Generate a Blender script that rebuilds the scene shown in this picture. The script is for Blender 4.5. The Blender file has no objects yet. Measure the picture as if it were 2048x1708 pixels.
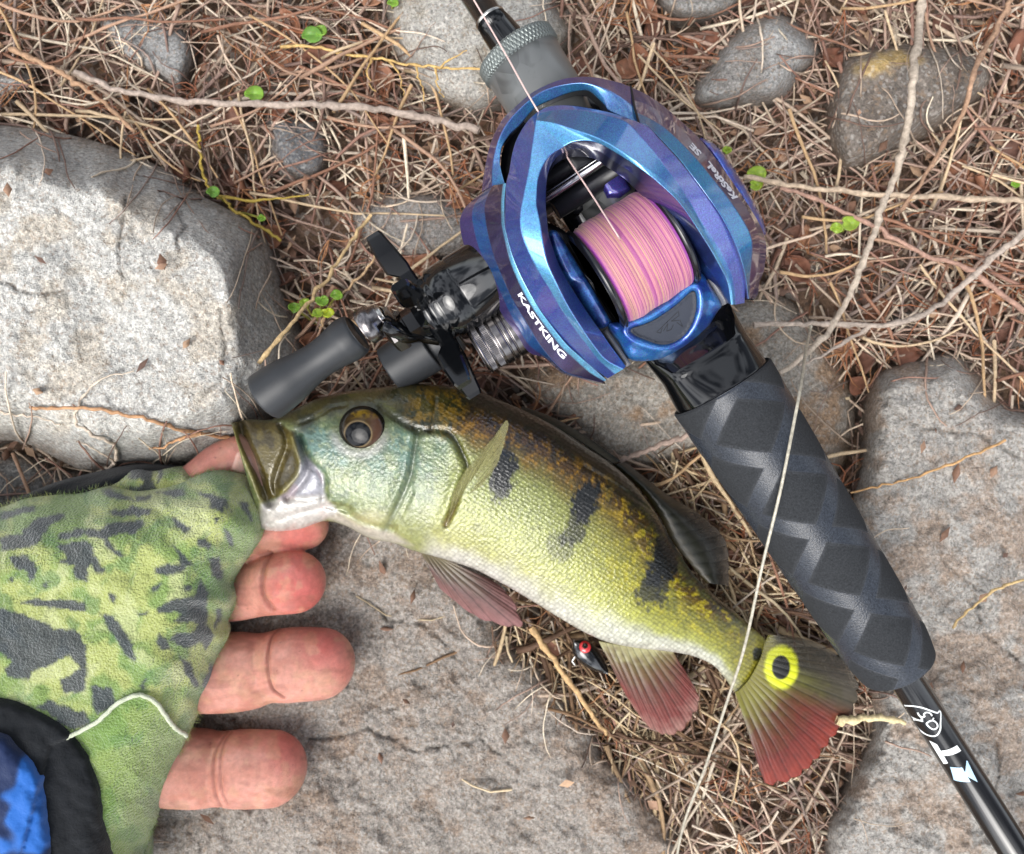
import bpy, math, random
import numpy as np
from mathutils import Vector, Matrix
from mathutils.geometry import delaunay_2d_cdt

random.seed(7)
rng = np.random.default_rng(11)
scene = bpy.context.scene
COL = scene.collection

# ------------------------------------------------------------------ camera
F, CX, CY, H = 1597.0, 1024.0, 768.0, 0.25      # focal length in photo pixels, principal point, height of the phone (m)
cam = bpy.data.cameras.new('camera')
cam.sensor_width = 36.0
cam.lens = F / 2048.0 * 36.0
cam.shift_y = -86.0 / 2048.0
cam.clip_start = 0.005
cam.clip_end = 60.0
cam.dof.use_dof = True
cam.dof.focus_distance = 0.190
cam.dof.aperture_fstop = 20.0
cam_o = bpy.data.objects.new('camera', cam)
cam_o.location = (0, 0, H)
COL.objects.link(cam_o)
scene.camera = cam_o

# ------------------------------------------------------------------ sky and sun (bright overcast)
SUN_EL, SUN_AZ = 58.0, 215.0
world = bpy.data.worlds.new('World')
scene.world = world
world.use_nodes = True
wn, wl = world.node_tree.nodes, world.node_tree.links
wn.clear()
w_out = wn.new('ShaderNodeOutputWorld')
w_bg = wn.new('ShaderNodeBackground')
w_sky = wn.new('ShaderNodeTexSky')
w_sky.sky_type = 'NISHITA'
w_sky.sun_disc = False
w_sky.sun_elevation = math.radians(SUN_EL)
w_sky.sun_rotation = math.radians(SUN_AZ)
w_sky.dust_density = 3.0
w_hs = wn.new('ShaderNodeHueSaturation')
w_hs.inputs['Saturation'].default_value = 0.30
w_tc = wn.new('ShaderNodeTexCoord')
w_no = wn.new('ShaderNodeTexNoise')                # cloud contrast over the whole dome, made up to vary the glossy reflections
w_no.inputs['Scale'].default_value = 2.2
w_no.inputs['Detail'].default_value = 2.0
w_no.inputs['Roughness'].default_value = 0.55
w_cr = wn.new('ShaderNodeValToRGB')
w_cr.color_ramp.elements[0].position = 0.44
w_cr.color_ramp.elements[0].color = (0.34, 0.36, 0.40, 1)
w_cr.color_ramp.elements[1].position = 0.56
w_cr.color_ramp.elements[1].color = (1.9, 1.9, 1.87, 1)
w_mx = wn.new('ShaderNodeMixRGB')
w_mx.blend_type = 'MULTIPLY'
w_mx.inputs[0].default_value = 1.0
wl.new(w_sky.outputs[0], w_hs.inputs['Color'])
wl.new(w_tc.outputs['Generated'], w_no.inputs['Vector'])
wl.new(w_no.outputs['Fac'], w_cr.inputs[0])
wl.new(w_hs.outputs[0], w_mx.inputs[1])
wl.new(w_cr.outputs[0], w_mx.inputs[2])
wl.new(w_mx.outputs[0], w_bg.inputs['Color'])
w_bg.inputs['Strength'].default_value = 0.15
wl.new(w_bg.outputs[0], w_out.inputs[0])

sun = bpy.data.lights.new('sun', 'SUN')
sun.energy = 1.5
sun.angle = math.radians(45)
sun.color = (1.0, 0.98, 0.95)
sun_o = bpy.data.objects.new('sun', sun)
el, az = math.radians(SUN_EL), math.radians(SUN_AZ)
sdir = Vector((math.sin(az) * math.cos(el), math.cos(az) * math.cos(el), math.sin(el)))
sun_o.rotation_euler = (-sdir).to_track_quat('-Z', 'Y').to_euler()
sun_o.location = sdir * 3
COL.objects.link(sun_o)

vs = scene.view_settings
vs.view_transform = 'Standard'
vs.look = 'None'
vs.exposure = 0.50
vs.gamma = 1.0
vs.use_curve_mapping = False

scene.cycles.max_bounces = 6
scene.cycles.diffuse_bounces = 3
scene.cycles.glossy_bounces = 4
scene.cycles.transparent_max_bounces = 8

# ------------------------------------------------------------------ helpers
MM = 0.001
def PV(px, py, z):
    px, py, z = np.broadcast_arrays(np.asarray(px, float), np.asarray(py, float), np.asarray(z, float))
    d = (H - z) / F
    return np.stack([(px - CX) * d, (CY - py) * d, z], -1)
def P(px, py, z):
    return Vector(PV(px, py, z))
def lin(c):
    c = np.asarray(c, float) / 255.0
    return np.where(c <= 0.04045, c / 12.92, ((c + 0.055) / 1.055) ** 2.4)

def _h(ix, iy, seed):
    n = (ix.astype(np.int64) * 374761393 + iy.astype(np.int64) * 668265263 + seed * 1442695041) & 0xffffffff
    n = ((n ^ (n >> 13)) * 1274126177) & 0xffffffff
    return ((n ^ (n >> 16)) & 0xffff) / 65535.0
def vnoise(x, y, seed=0):
    x, y = np.asarray(x, float), np.asarray(y, float)
    ix, iy = np.floor(x), np.floor(y)
    fx, fy = x - ix, y - iy
    fx, fy = fx * fx * fx * (fx * (fx * 6 - 15) + 10), fy * fy * fy * (fy * (fy * 6 - 15) + 10)
    a, b = _h(ix, iy, seed), _h(ix + 1, iy, seed)
    c, d = _h(ix, iy + 1, seed), _h(ix + 1, iy + 1, seed)
    return (a * (1 - fx) + b * fx) * (1 - fy) + (c * (1 - fx) + d * fx) * fy
def fbm(x, y, seed=0, octv=4, gain=0.5):
    s, a, t = 0.0, 1.0, 0.0
    for k in range(octv):
        ca, sa = math.cos(k * 1.1), math.sin(k * 1.1)
        s = s + a * vnoise((x * ca - y * sa) * 2 ** k + 17.3 * k, (x * sa + y * ca) * 2 ** k + 9.1 * k, seed + k)
        t += a; a *= gain
    return s / t
def sstep(a, b, x):
    t = np.clip((x - a) / (b - a), 0, 1)
    return t * t * (3 - 2 * t)
def mixc(base, col, w):
    w = np.clip(np.asarray(w, float), 0, 1)[..., None]
    return base * (1 - w) + np.asarray(col, float) * w

def catmull(pts, n, closed=False):
    """smooth curve through pts, n samples evenly by arc length (any dimension)"""
    p = np.asarray(pts, float)
    if closed:
        q = np.vstack([p[-1], p, p[0], p[1]])
    else:
        q = np.vstack([2 * p[0] - p[1], p, 2 * p[-1] - p[-2]])
    out = []
    for i in range(1, len(q) - 2):
        p0, p1, p2, p3 = q[i - 1], q[i], q[i + 1], q[i + 2]
        t = np.linspace(0, 1, 14, endpoint=False)[:, None]
        out.append(0.5 * ((2 * p1) + (-p0 + p2) * t + (2 * p0 - 5 * p1 + 4 * p2 - p3) * t ** 2 + (-p0 + 3 * p1 - 3 * p2 + p3) * t ** 3))
    if not closed:
        out.append(q[-2][None])
    c = np.vstack(out)
    if closed:
        c = np.vstack([c, c[:1]])
    s = np.concatenate([[0], np.cumsum(np.linalg.norm(np.diff(c[:, :min(c.shape[1], 2)], axis=0), axis=1) + 1e-9)])
    u = np.linspace(0, s[-1], n + 1)[:-1] if closed else np.linspace(0, s[-1], n)
    return np.stack([np.interp(u, s, c[:, k]) for k in range(c.shape[1])], -1)

def pdist(px, py, pts, closed=False):
    """distance from points to a polyline"""
    p = np.asarray(pts, float)
    if closed:
        p = np.vstack([p, p[:1]])
    best = np.full(np.shape(px), 1e9)
    for a, b in zip(p[:-1], p[1:]):
        d = b - a
        L = d @ d + 1e-12
        t = np.clip(((px - a[0]) * d[0] + (py - a[1]) * d[1]) / L, 0, 1)
        best = np.minimum(best, (px - a[0] - t * d[0]) ** 2 + (py - a[1] - t * d[1]) ** 2)
    return np.sqrt(best)
def inside(px, py, poly):
    p = np.asarray(poly, float)
    r = np.zeros(np.shape(px), bool)
    for a, b in zip(p, np.roll(p, -1, 0)):
        c = ((a[1] > py) != (b[1] > py))
        with np.errstate(divide='ignore', invalid='ignore'):
            x = (b[0] - a[0]) * (py - a[1]) / (b[1] - a[1]) + a[0]
        r ^= c & (px < x)
    return r
def sdist(px, py, poly):
    d = pdist(px, py, poly, True)
    return np.where(inside(px, py, poly), d, -d)

def mesh_obj(name, v, f, mat, parent=None, col=None, uv=None, smooth=True):
    me = bpy.data.meshes.new(name)
    v = np.asarray(v, float)
    ploc = np.array(parent['_loc']) if parent is not None and '_loc' in parent else np.zeros(3)
    org = ploc
    if parent is None:
        org = np.array([v[:, 0].mean(), v[:, 1].mean(), v[:, 2].min()])
    me.from_pydata((v - org).tolist(), [], f if isinstance(f, list) else f.tolist())
    if smooth:
        me.polygons.foreach_set('use_smooth', np.ones(len(me.polygons), bool))
    if col is not None:
        a = me.color_attributes.new('Col', 'FLOAT_COLOR', 'POINT')
        c = np.ones((len(v), 4)); c[:, :3] = col
        a.data.foreach_set('color', c.ravel())
    if uv is not None:
        a = me.attributes.new('pos2', 'FLOAT_VECTOR', 'POINT')
        u = np.zeros((len(v), 3)); u[:, :2] = uv
        a.data.foreach_set('vector', u.ravel())
    if mat:
        me.materials.append(mat)
    me.update()
    o = bpy.data.objects.new(name, me)
    COL.objects.link(o)
    if parent is not None:
        o.parent = parent
    else:
        o.location = org
    o['_loc'] = tuple(org)
    return o
def thing(name, label, cat, loc, group=None):
    o = bpy.data.objects.new(name, None)
    o.empty_display_size = 0.005
    o.location = loc
    o['_loc'] = tuple(loc)
    COL.objects.link(o)
    tag(o, label, cat, group)
    return o
def tag(o, label, cat, group=None, kind=None):
    if label: o['label'] = label
    if cat: o['category'] = cat
    if group: o['group'] = group
    if kind: o['kind'] = kind
    return o
def gridf(n, m, closed=False):
    i = np.arange(n - 1)[:, None]; j = np.arange(m if closed else m - 1)[None]
    j2 = (j + 1) % m
    return np.stack([i * m + j, (i + 1) * m + j, (i + 1) * m + j2, i * m + j2], -1).reshape(-1, 4)
def join(parts):
    """[(verts, faces list/array, col or None)] -> one"""
    V, Fc, C, o = [], [], [], 0
    for v, f, c in parts:
        V.append(v); Fc += [[int(k) + o for k in q] for q in f]
        C.append(np.broadcast_to(c if c is not None else (1, 1, 1), (len(v), 3)))
        o += len(v)
    return np.vstack(V), Fc, np.vstack(C)

def frame_of(a):
    a = a / np.linalg.norm(a)
    u = np.cross(a, [0, 0, 1.0])
    if np.linalg.norm(u) < 1e-3: u = np.cross(a, [0, 1.0, 0])
    u /= np.linalg.norm(u)
    return a, u, np.cross(u, a)
def lathe(p0, p1, prof, seg=48, cap=True):
    """profile [(distance along axis m, radius m)] turned round the axis p0->p1"""
    p0, p1 = np.array(p0, float), np.array(p1, float)
    a, u, w = frame_of(p1 - p0)
    th = np.linspace(0, 2 * math.pi, seg, endpoint=False)
    ring = np.cos(th)[:, None] * u + np.sin(th)[:, None] * w
    v = np.vstack([p0 + a * s + ring * r for s, r in prof])
    f = gridf(len(prof), seg, True).tolist()
    if cap:
        f.append(list(range(seg))[::-1]); f.append(list(range((len(prof) - 1) * seg, len(prof) * seg)))
    return v, f
def tube(pts, rad, seg=6, cap=True):
    """tube through 3D points with radius per point"""
    p = np.asarray(pts, float); n = len(p)
    rad = np.broadcast_to(rad, (n,))
    t = np.gradient(p, axis=0); t /= np.linalg.norm(t, axis=1)[:, None] + 1e-12
    ref = np.array([0, 0, 1.0]) if abs(t[:, 2]).mean() < 0.8 else np.array([0, 1.0, 0])
    u = np.cross(t, ref); u /= np.linalg.norm(u, axis=1)[:, None] + 1e-12
    w = np.cross(u, t)
    th = np.linspace(0, 2 * math.pi, seg, endpoint=False)
    v = (p[:, None] + rad[:, None, None] * (np.cos(th)[None, :, None] * u[:, None] + np.sin(th)[None, :, None] * w[:, None])).reshape(-1, 3)
    f = gridf(n, seg, True).tolist()
    if cap:
        f.append(list(range(seg))[::-1]); f.append(list(range((n - 1) * seg, n * seg)))
    return v, f

def pillow(outline, step, ztop, walls, smooth=True, jit=0.25):
    """solid with a traced outline: top surface ztop(px,py,dist to edge), walls [(scale about centre, z)], flat bottom"""
    o = np.asarray(outline, float)
    if smooth:
        per = np.linalg.norm(np.diff(np.vstack([o, o[:1]]), axis=0), axis=1).sum()
        o = catmull(o, max(12, int(per / step)), True)
    else:
        oo = []
        for a, b in zip(o, np.roll(o, -1, 0)):
            k = max(1, int(np.linalg.norm(b - a) / step))
            oo += [a + (b - a) * t / k for t in range(k)]
        o = np.array(oo)
    lo, hi = o.min(0), o.max(0)
    gx, gy = np.meshgrid(np.arange(lo[0], hi[0], step), np.arange(lo[1], hi[1], step * 0.87))
    gx = gx + (np.arange(gx.shape[0]) % 2)[:, None] * step * 0.5
    gx = gx.ravel() + rng.uniform(-jit, jit, gx.size) * step; gy = gy.ravel() + rng.uniform(-jit, jit, gy.size) * step
    k = inside(gx, gy, o); gx, gy = gx[k], gy[k]
    k = pdist(gx, gy, o, True) > step * 0.6; gx, gy = gx[k], gy[k]
    nb = len(o)
    pts = [Vector(p) for p in o] + [Vector((x, y)) for x, y in zip(gx, gy)]
    r = delaunay_2d_cdt(pts, [(i, (i + 1) % nb) for i in range(nb)], [], 1, 1e-5)
    q = np.array([tuple(p) for p in r[0]])
    f = [list(t) for t in r[2]]
    # orientation: image y is down, so flip for an upward normal
    a = q[[t[0] for t in f]]; b = q[[t[1] for t in f]]; c = q[[t[2] for t in f]]
    s = (b[:, 0] - a[:, 0]) * (c[:, 1] - a[:, 1]) - (b[:, 1] - a[:, 1]) * (c[:, 0] - a[:, 0])
    f = [t[::-1] if k > 0 else t for t, k in zip(f, s)]
    d = pdist(q[:, 0], q[:, 1], o, True)
    z = ztop(q[:, 0], q[:, 1], d)
    v = PV(q[:, 0], q[:, 1], z)
    # boundary loop in order
    idx = [int(np.argmin((q[:, 0] - p[0]) ** 2 + (q[:, 1] - p[1]) ** 2)) for p in o]
    ring = v[idx]; cen = ring.mean(0)
    V = [v]; prev = idx; base = len(v); pq = [q]
    area = 0.5 * np.sum(o[:, 0] * np.roll(o[:, 1], -1) - o[:, 1] * np.roll(o[:, 0], -1))
    for sc, zz in walls:
        rr = ring.copy(); rr[:, :2] = cen[:2] + (ring[:, :2] - cen[:2]) * sc; rr[:, 2] = zz
        V.append(rr); pq.append(o)
        cur = list(range(base, base + nb)); base += nb
        for i in range(nb):
            j = (i + 1) % nb
            qd = [prev[i], prev[j], cur[j], cur[i]]
            f.append(qd if area > 0 else qd[::-1])
        prev = cur
    f.append(prev if area > 0 else prev[::-1])
    return np.vstack(V), f, np.vstack(pq)

# ------------------------------------------------------------------ materials
def new_mat(name):
    m = bpy.data.materials.new(name); m.use_nodes = True
    nt = m.node_tree
    return m, nt, nt.nodes['Principled BSDF']
def N(nt, t, **kw):
    n = nt.nodes.new(t)
    for k, v in kw.items():
        if k in n.inputs: n.inputs[k].default_value = v
        else: setattr(n, k, v)
    return n
def simple(name, rgb, rough=0.5, metal=0.0, coat=0.0, bump=None, spec=0.5, sheen=0.0, var=0.0, vscale=300.0):
    m, nt, b = new_mat(name)
    c = lin(rgb)
    b.inputs['Base Color'].default_value = (*c, 1)
    b.inputs['Roughness'].default_value = rough
    b.inputs['Metallic'].default_value = metal
    b.inputs['Coat Weight'].default_value = coat
    b.inputs['Coat Roughness'].default_value = 0.04
    b.inputs['Specular IOR Level'].default_value = spec
    b.inputs['Sheen Weight'].default_value = sheen
    tc = N(nt, 'ShaderNodeTexCoord')
    if var:
        no = N(nt, 'ShaderNodeTexNoise', Scale=vscale, Detail=4.0)
        nt.links.new(tc.outputs['Object'], no.inputs['Vector'])
        cr = N(nt, 'ShaderNodeValToRGB')
        cr.color_ramp.elements[0].position = 0.3; cr.color_ramp.elements[1].position = 0.7
        cr.color_ramp.elements[0].color = (*(c * (1 - var)), 1); cr.color_ramp.elements[1].color = (*np.minimum(c * (1 + var), 1), 1)
        nt.links.new(no.outputs['Fac'], cr.inputs[0]); nt.links.new(cr.outputs[0], b.inputs['Base Color'])
    if bump:
        sc, st, di = bump
        no = N(nt, 'ShaderNodeTexNoise', Scale=sc, Detail=3.0)
        nt.links.new(tc.outputs['Object'], no.inputs['Vector'])
        bp = N(nt, 'ShaderNodeBump', Strength=st, Distance=di)
        nt.links.new(no.outputs['Fac'], bp.inputs['Height']); nt.links.new(bp.outputs[0], b.inputs['Normal'])
    return m
def vcol(name, rough=0.5, metal=0.0, coat=0.0, spec=0.5, bump=None, sheen=0.0, sss=0.0, noise=None, trans=0.0, attr='Col'):
    """material whose colour is the thing's own colour map ('Col'), with fine noise"""
    m, nt, b = new_mat(name)
    a = N(nt, 'ShaderNodeVertexColor', layer_name=attr)
    out = a.outputs['Color']
    tc = N(nt, 'ShaderNodeTexCoord')
    if noise:
        sc, lo, hi = noise
        no = N(nt, 'ShaderNodeTexNoise', Scale=sc, Detail=5.0, Roughness=0.65)
        nt.links.new(tc.outputs['Object'], no.inputs['Vector'])
        mr = N(nt, 'ShaderNodeMapRange'); mr.inputs[1].default_value = 0.3; mr.inputs[2].default_value = 0.7
        mr.inputs[3].default_value = lo; mr.inputs[4].default_value = hi
        nt.links.new(no.outputs['Fac'], mr.inputs[0])
        mu = N(nt, 'ShaderNodeMixRGB', blend_type='MULTIPLY'); mu.inputs[0].default_value = 1.0
        nt.links.new(out, mu.inputs[1]); nt.links.new(mr.outputs[0], mu.inputs[2]); out = mu.outputs[0]
    nt.links.new(out, b.inputs['Base Color'])
    b.inputs['Roughness'].default_value = rough
    b.inputs['Metallic'].default_value = metal
    b.inputs['Coat Weight'].default_value = coat
    b.inputs['Coat Roughness'].default_value = 0.05
    b.inputs['Specular IOR Level'].default_value = spec
    b.inputs['Sheen Weight'].default_value = sheen
    if sss:
        b.inputs['Subsurface Weight'].default_value = sss
        b.inputs['Subsurface Radius'].default_value = (1.0, 0.35, 0.2)
        b.inputs['Subsurface Scale'].default_value = 0.002
    if bump:
        sc, st, di = bump
        no = N(nt, 'ShaderNodeTexNoise', Scale=sc, Detail=4.0)
        nt.links.new(tc.outputs['Object'], no.inputs['Vector'])
        bp = N(nt, 'ShaderNodeBump', Strength=st, Distance=di)
        nt.links.new(no.outputs['Fac'], bp.inputs['Height']); nt.links.new(bp.outputs[0], b.inputs['Normal'])
    return m
# ------------------------------------------------------------------ ground
def rock_mat(name, speck=(0.6, 1.4), scale=800.0, bump=0.7, dark=0.55):
    m, nt, b = new_mat(name)
    a = N(nt, 'ShaderNodeVertexColor', layer_name='Col')
    tc = N(nt, 'ShaderNodeTexCoord')
    L = nt.links.new
    n1 = N(nt, 'ShaderNodeTexNoise', Scale=scale, Detail=6.0, Roughness=0.7)
    n2 = N(nt, 'ShaderNodeTexNoise', Scale=scale * 3.1, Detail=3.0, Roughness=0.6)
    vo = N(nt, 'ShaderNodeTexVoronoi', Scale=scale * 2.0)
    for n in (n1, n2, vo): L(tc.outputs['Object'], n.inputs['Vector'])
    r1 = N(nt, 'ShaderNodeMapRange'); r1.inputs[1].default_value = 0.32; r1.inputs[2].default_value = 0.68
    r1.inputs[3].default_value = speck[0]; r1.inputs[4].default_value = speck[1]
    L(n1.outputs['Fac'], r1.inputs[0])
    mu = N(nt, 'ShaderNodeMixRGB', blend_type='MULTIPLY'); mu.inputs[0].default_value = 1
    L(a.outputs['Color'], mu.inputs[1]); L(r1.outputs[0], mu.inputs[2])
    # crystals: per-cell light and dark grains
    vr = N(nt, 'ShaderNodeMapRange'); vr.inputs[3].default_value = 0.5; vr.inputs[4].default_value = 1.45
    bw = N(nt, 'ShaderNodeRGBToBW'); L(vo.outputs['Color'], bw.inputs[0]); L(bw.outputs[0], vr.inputs[0])
    m2 = N(nt, 'ShaderNodeMixRGB', blend_type='MULTIPLY'); m2.inputs[0].default_value = 0.75
    L(mu.outputs[0], m2.inputs[1]); L(vr.outputs[0], m2.inputs[2])
    # dark mica specks
    r2 = N(nt, 'ShaderNodeMapRange'); r2.inputs[1].default_value = 0.56; r2.inputs[2].default_value = 0.66
    r2.inputs[3].default_value = 0.0; r2.inputs[4].default_value = dark
    L(n2.outputs['Fac'], r2.inputs[0])
    m3 = N(nt, 'ShaderNodeMixRGB', blend_type='MIX'); m3.inputs[2].default_value = (0.05, 0.05, 0.055, 1)
    L(r2.outputs[0], m3.inputs[0]); L(m2.outputs[0], m3.inputs[1])
    # rusty and pale feldspar grains
    v3 = N(nt, 'ShaderNodeTexVoronoi', Scale=scale * 1.9); L(tc.outputs['Object'], v3.inputs['Vector'])
    s3 = N(nt, 'ShaderNodeSeparateColor'); L(v3.outputs['Color'], s3.inputs[0])
    r3 = N(nt, 'ShaderNodeMapRange'); r3.inputs[1].default_value = 0.80; r3.inputs[2].default_value = 0.86; r3.inputs[4].default_value = 0.28; L(s3.outputs[0], r3.inputs[0])
    m4 = N(nt, 'ShaderNodeMixRGB', blend_type='MIX'); m4.inputs[2].default_value = (0.62, 0.60, 0.56, 1); L(r3.outputs[0], m4.inputs[0]); L(m3.outputs[0], m4.inputs[1])
    r4 = N(nt, 'ShaderNodeMapRange'); r4.inputs[1].default_value = 0.82; r4.inputs[2].default_value = 0.9; r4.inputs[4].default_value = 0.35; L(s3.outputs[1], r4.inputs[0])
    m5 = N(nt, 'ShaderNodeMixRGB', blend_type='MIX'); m5.inputs[2].default_value = (0.30, 0.19, 0.11, 1); L(r4.outputs[0], m5.inputs[0]); L(m4.outputs[0], m5.inputs[1])
    L(m5.outputs[0], b.inputs['Base Color'])
    b.inputs['Roughness'].default_value = 0.82
    b.inputs['Specular IOR Level'].default_value = 0.3
    ad = N(nt, 'ShaderNodeMath', operation='ADD'); L(n1.outputs['Fac'], ad.inputs[0])
    ml = N(nt, 'ShaderNodeMath', operation='MULTIPLY'); ml.inputs[1].default_value = 0.45
    L(n2.outputs['Fac'], ml.inputs[0]); L(ml.outputs[0], ad.inputs[1])
    bp = N(nt, 'ShaderNodeBump', Strength=bump, Distance=0.0022)
    L(ad.outputs[0], bp.inputs['Height']); L(bp.outputs[0], b.inputs['Normal'])
    return m
M_granite = rock_mat('granite')
M_brownrock = rock_mat('brown_stone', (0.7, 1.25), 600.0, 0.6, 0.35)
M_soil = rock_mat('soil', (0.45, 1.5), 260.0, 0.9, 0.5)

HS = 8.0                                            # height map of what straw lies on (pixel cells)
HX, HY = np.meshgrid(np.arange(-400, 2500, HS), np.arange(-400, 2200, HS))
HM = (fbm(HX / 160, HY / 160, 5) - 0.5) * 0.014
ROCKMASK = np.zeros(HM.shape, bool)
def hmap(px, py):
    i = np.clip(((np.asarray(py) + 400) / HS).astype(int), 0, HM.shape[0] - 1)
    j = np.clip(((np.asarray(px) + 400) / HS).astype(int), 0, HM.shape[1] - 1)
    return HM[i, j], ROCKMASK[i, j]

# one sheet: finely modelled under the lens, reaching far beyond it
def ground():
    k = np.sinh(np.linspace(-1, 1, 301) * 7.2) / math.sinh(7.2) * 40.0
    x, y = np.meshgrid(k, k, indexing='ij')
    px, py = x * F / H + CX, CY - y * F / H
    z = (fbm(px / 160, py / 160, 5) - 0.5) * 0.014 * np.exp(-(np.hypot(x, y) / 1.5) ** 2) + (fbm(px / 30, py / 30, 9) - .5) * 0.003 * np.exp(-(np.hypot(x, y) / 1.0) ** 2) - 0.003
    v = np.stack([x, y, z], -1).reshape(-1, 3)
    n = fbm(px / 60, py / 60, 3).ravel()
    c = mixc(np.broadcast_to(lin((128, 104, 86)), (len(v), 3)), lin((92, 74, 62)), sstep(.4, .6, n))
    g = mesh_obj('ground', v, gridf(301, 301), M_soil, None, c)
    g['kind'] = 'structure'
ground()

def facets(px, py, cell, seed):
    """broken planes: upper envelope of tilted caps round jittered centres, about 0..1"""
    ix, iy = np.floor(px / cell), np.floor(py / cell)
    best = np.full(np.shape(px), -9.0)
    for dx in (-2, -1, 0, 1, 2):
        for dy in (-2, -1, 0, 1, 2):
            jx, jy = ix + dx, iy + dy
            cx = (jx + _h(jx, jy, seed)) * cell; cy = (jy + _h(jx, jy, seed + 1)) * cell
            ux, uy = (px - cx) / cell, (py - cy) / cell
            gx, gy = (_h(jx, jy, seed + 2) - .5) * 1.3, (_h(jx, jy, seed + 3) - .5) * 1.3
            best = np.maximum(best, _h(jx, jy, seed + 4) * .7 + gx * ux + gy * uy - .35 * (ux * ux + uy * uy))
    return best
def rock(name, label, outline, ztop, width, colf, step=9, mat=None, power=2.0, rough=0.0022, tilt=(0, 0), facet=None, zedge=-0.002, seed=0, nscale=90., cracks=()):
    o = np.asarray(outline, float)
    cen = o.mean(0)
    def zf(px, py, d):
        wob = 1 + 0.5 * (fbm(px / 70, py / 70, seed + 40) - 0.5)
        t = np.clip(d / (width * wob), 0, 1)
        prof = (1 - (1 - t) ** power)
        zt = ztop + tilt[0] * (px - cen[0]) + tilt[1] * (py - cen[1])
        if facet is not None:
            zt = facet(px, py, zt)
        z = zedge + (zt - zedge) * prof
        n = (fbm(px / nscale, py / nscale, seed + 1, 5, 0.55) - .5) * 2
        n2 = np.abs(fbm(px / nscale * 1.7 + 5, py / nscale * 1.7, seed + 8, 3) - .5) * 2     # chipped ledges
        wx, wy = px + 14 * (fbm(px / 20, py / 20, seed + 60) - .5), py + 14 * (fbm(px / 20, py / 20, seed + 61) - .5)
        fc = facets(wx, wy, nscale * 2.3, seed + 70) - .45
        fine = fbm(px / 14, py / 14, seed + 64, 3, .6) - .5
        z = z - sum((.0011 * np.exp(-(pdist(wx, wy, c) / 3.0) ** 2) for c in cracks), 0 * z)
        return z + rough * (.45 * n - .2 * n2 + 1.5 * fc + .35 * fine) * np.minimum(1, d / 12 + .25)
    v, f, q = pillow(o, step, zf, [(1.01, -0.012), (0.97, -0.03)])
    w = colf(q[:, 0], q[:, 1])
    for c in cracks: w = mixc(w, lin((70, 66, 62)), .6 * np.exp(-(pdist(q[:, 0] + 14 * (fbm(q[:, 0] / 20, q[:, 1] / 20, seed + 60) - .5), q[:, 1] + 14 * (fbm(q[:, 0] / 20, q[:, 1] / 20, seed + 61) - .5), c) / 2.6) ** 2))
    rim_ = sdist(q[:, 0], q[:, 1], catmull(o, 120, True))
    w = mixc(w, lin((110, 90, 72)), .55 * sstep(30, 4, rim_ + 22 * (fbm(q[:, 0] / 15, q[:, 1] / 15, seed + 80) - .5)))      # soil caught round the foot
    r = mesh_obj(name, v, f, mat or M_granite, None, w)
    tag(r, label, 'rock')
    # update the height map
    oc = catmull(o, 160, True)
    dd = sdist(HX, HY, oc)
    k = dd > 0
    HM[k] = np.maximum(HM[k], zf(HX[k], HY[k], dd[k])); ROCKMASK[k] = True
    return r

def cgrey(base, stain=None, amt=0.5, sc=70., seed=0):
    def fn(px, py):
        n = fbm(px / sc, py / sc, seed + 3, 5)
        lb = lin(base); lb = lb * .6 + .4 * lb.mean()
        c = np.broadcast_to(lb, px.shape + (3,)) * (0.82 + 0.36 * n)[..., None]
        if stain is not None:
            s = fbm(px / sc * .8 + 31, py / sc * .8, seed + 9, 4)
            c = mixc(c, lin(stain), sstep(.5, .68, s) * amt)
        return c
    return fn

# the boulders, each traced and lying where it does
def left_col(px, py):
    c = cgrey((204, 200, 190), (190, 172, 146), .4, 46., 2)(px, py)
    ridge = [(-100, 322), (0, 325), (90, 330), (160, 372), (250, 390), (330, 395), (400, 430), (450, 490), (465, 560), (470, 640), (470, 720), (440, 790)]
    inner = sdist(px, py, ridge + [(330, 860), (-100, 860)])
    side_shade = sstep(8, -14, inner + 22 * (fbm(px / 25, py / 25, 4) - .5))  # slopes outside the ridge painted darker: shade in the colour
    return mixc(c, lin((172, 171, 168)), side_shade * .7)
def left_facet(px, py, zt):
    ridge = [(-100, 322), (0, 325), (90, 330), (160, 372), (250, 390), (330, 395), (400, 430), (450, 490), (465, 560), (470, 640), (470, 720), (440, 790), (330, 860), (-100, 860)]
    d = sdist(px, py, ridge)
    return zt - np.clip(-d - 4, 0, 160) * 0.00011
rock('boulder', 'large pale grey granite boulder beside the reel handle', [(-160, 250), (0, 248), (100, 262), (200, 285), (290, 320), (350, 350), (390, 385), (440, 410), (490, 440), (525, 480), (545, 540), (560, 590), (580, 650), (600, 700), (598, 760), (560, 820), (510, 880), (470, 910), (400, 930), (330, 940), (250, 940), (180, 945), (120, 920), (60, 890), (0, 880), (-160, 880)],
     0.040, 105, left_col, 5, facet=left_facet, rough=0.0034, power=1.5, seed=1, zedge=0.008, nscale=60., cracks=([(250, 392), (246, 450), (238, 510), (246, 560)], [(352, 418), (372, 455), (352, 480), (360, 505)], [(440, 620), (452, 690), (440, 760), (400, 800)], [(0, 560), (60, 590), (130, 585)]))
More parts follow.
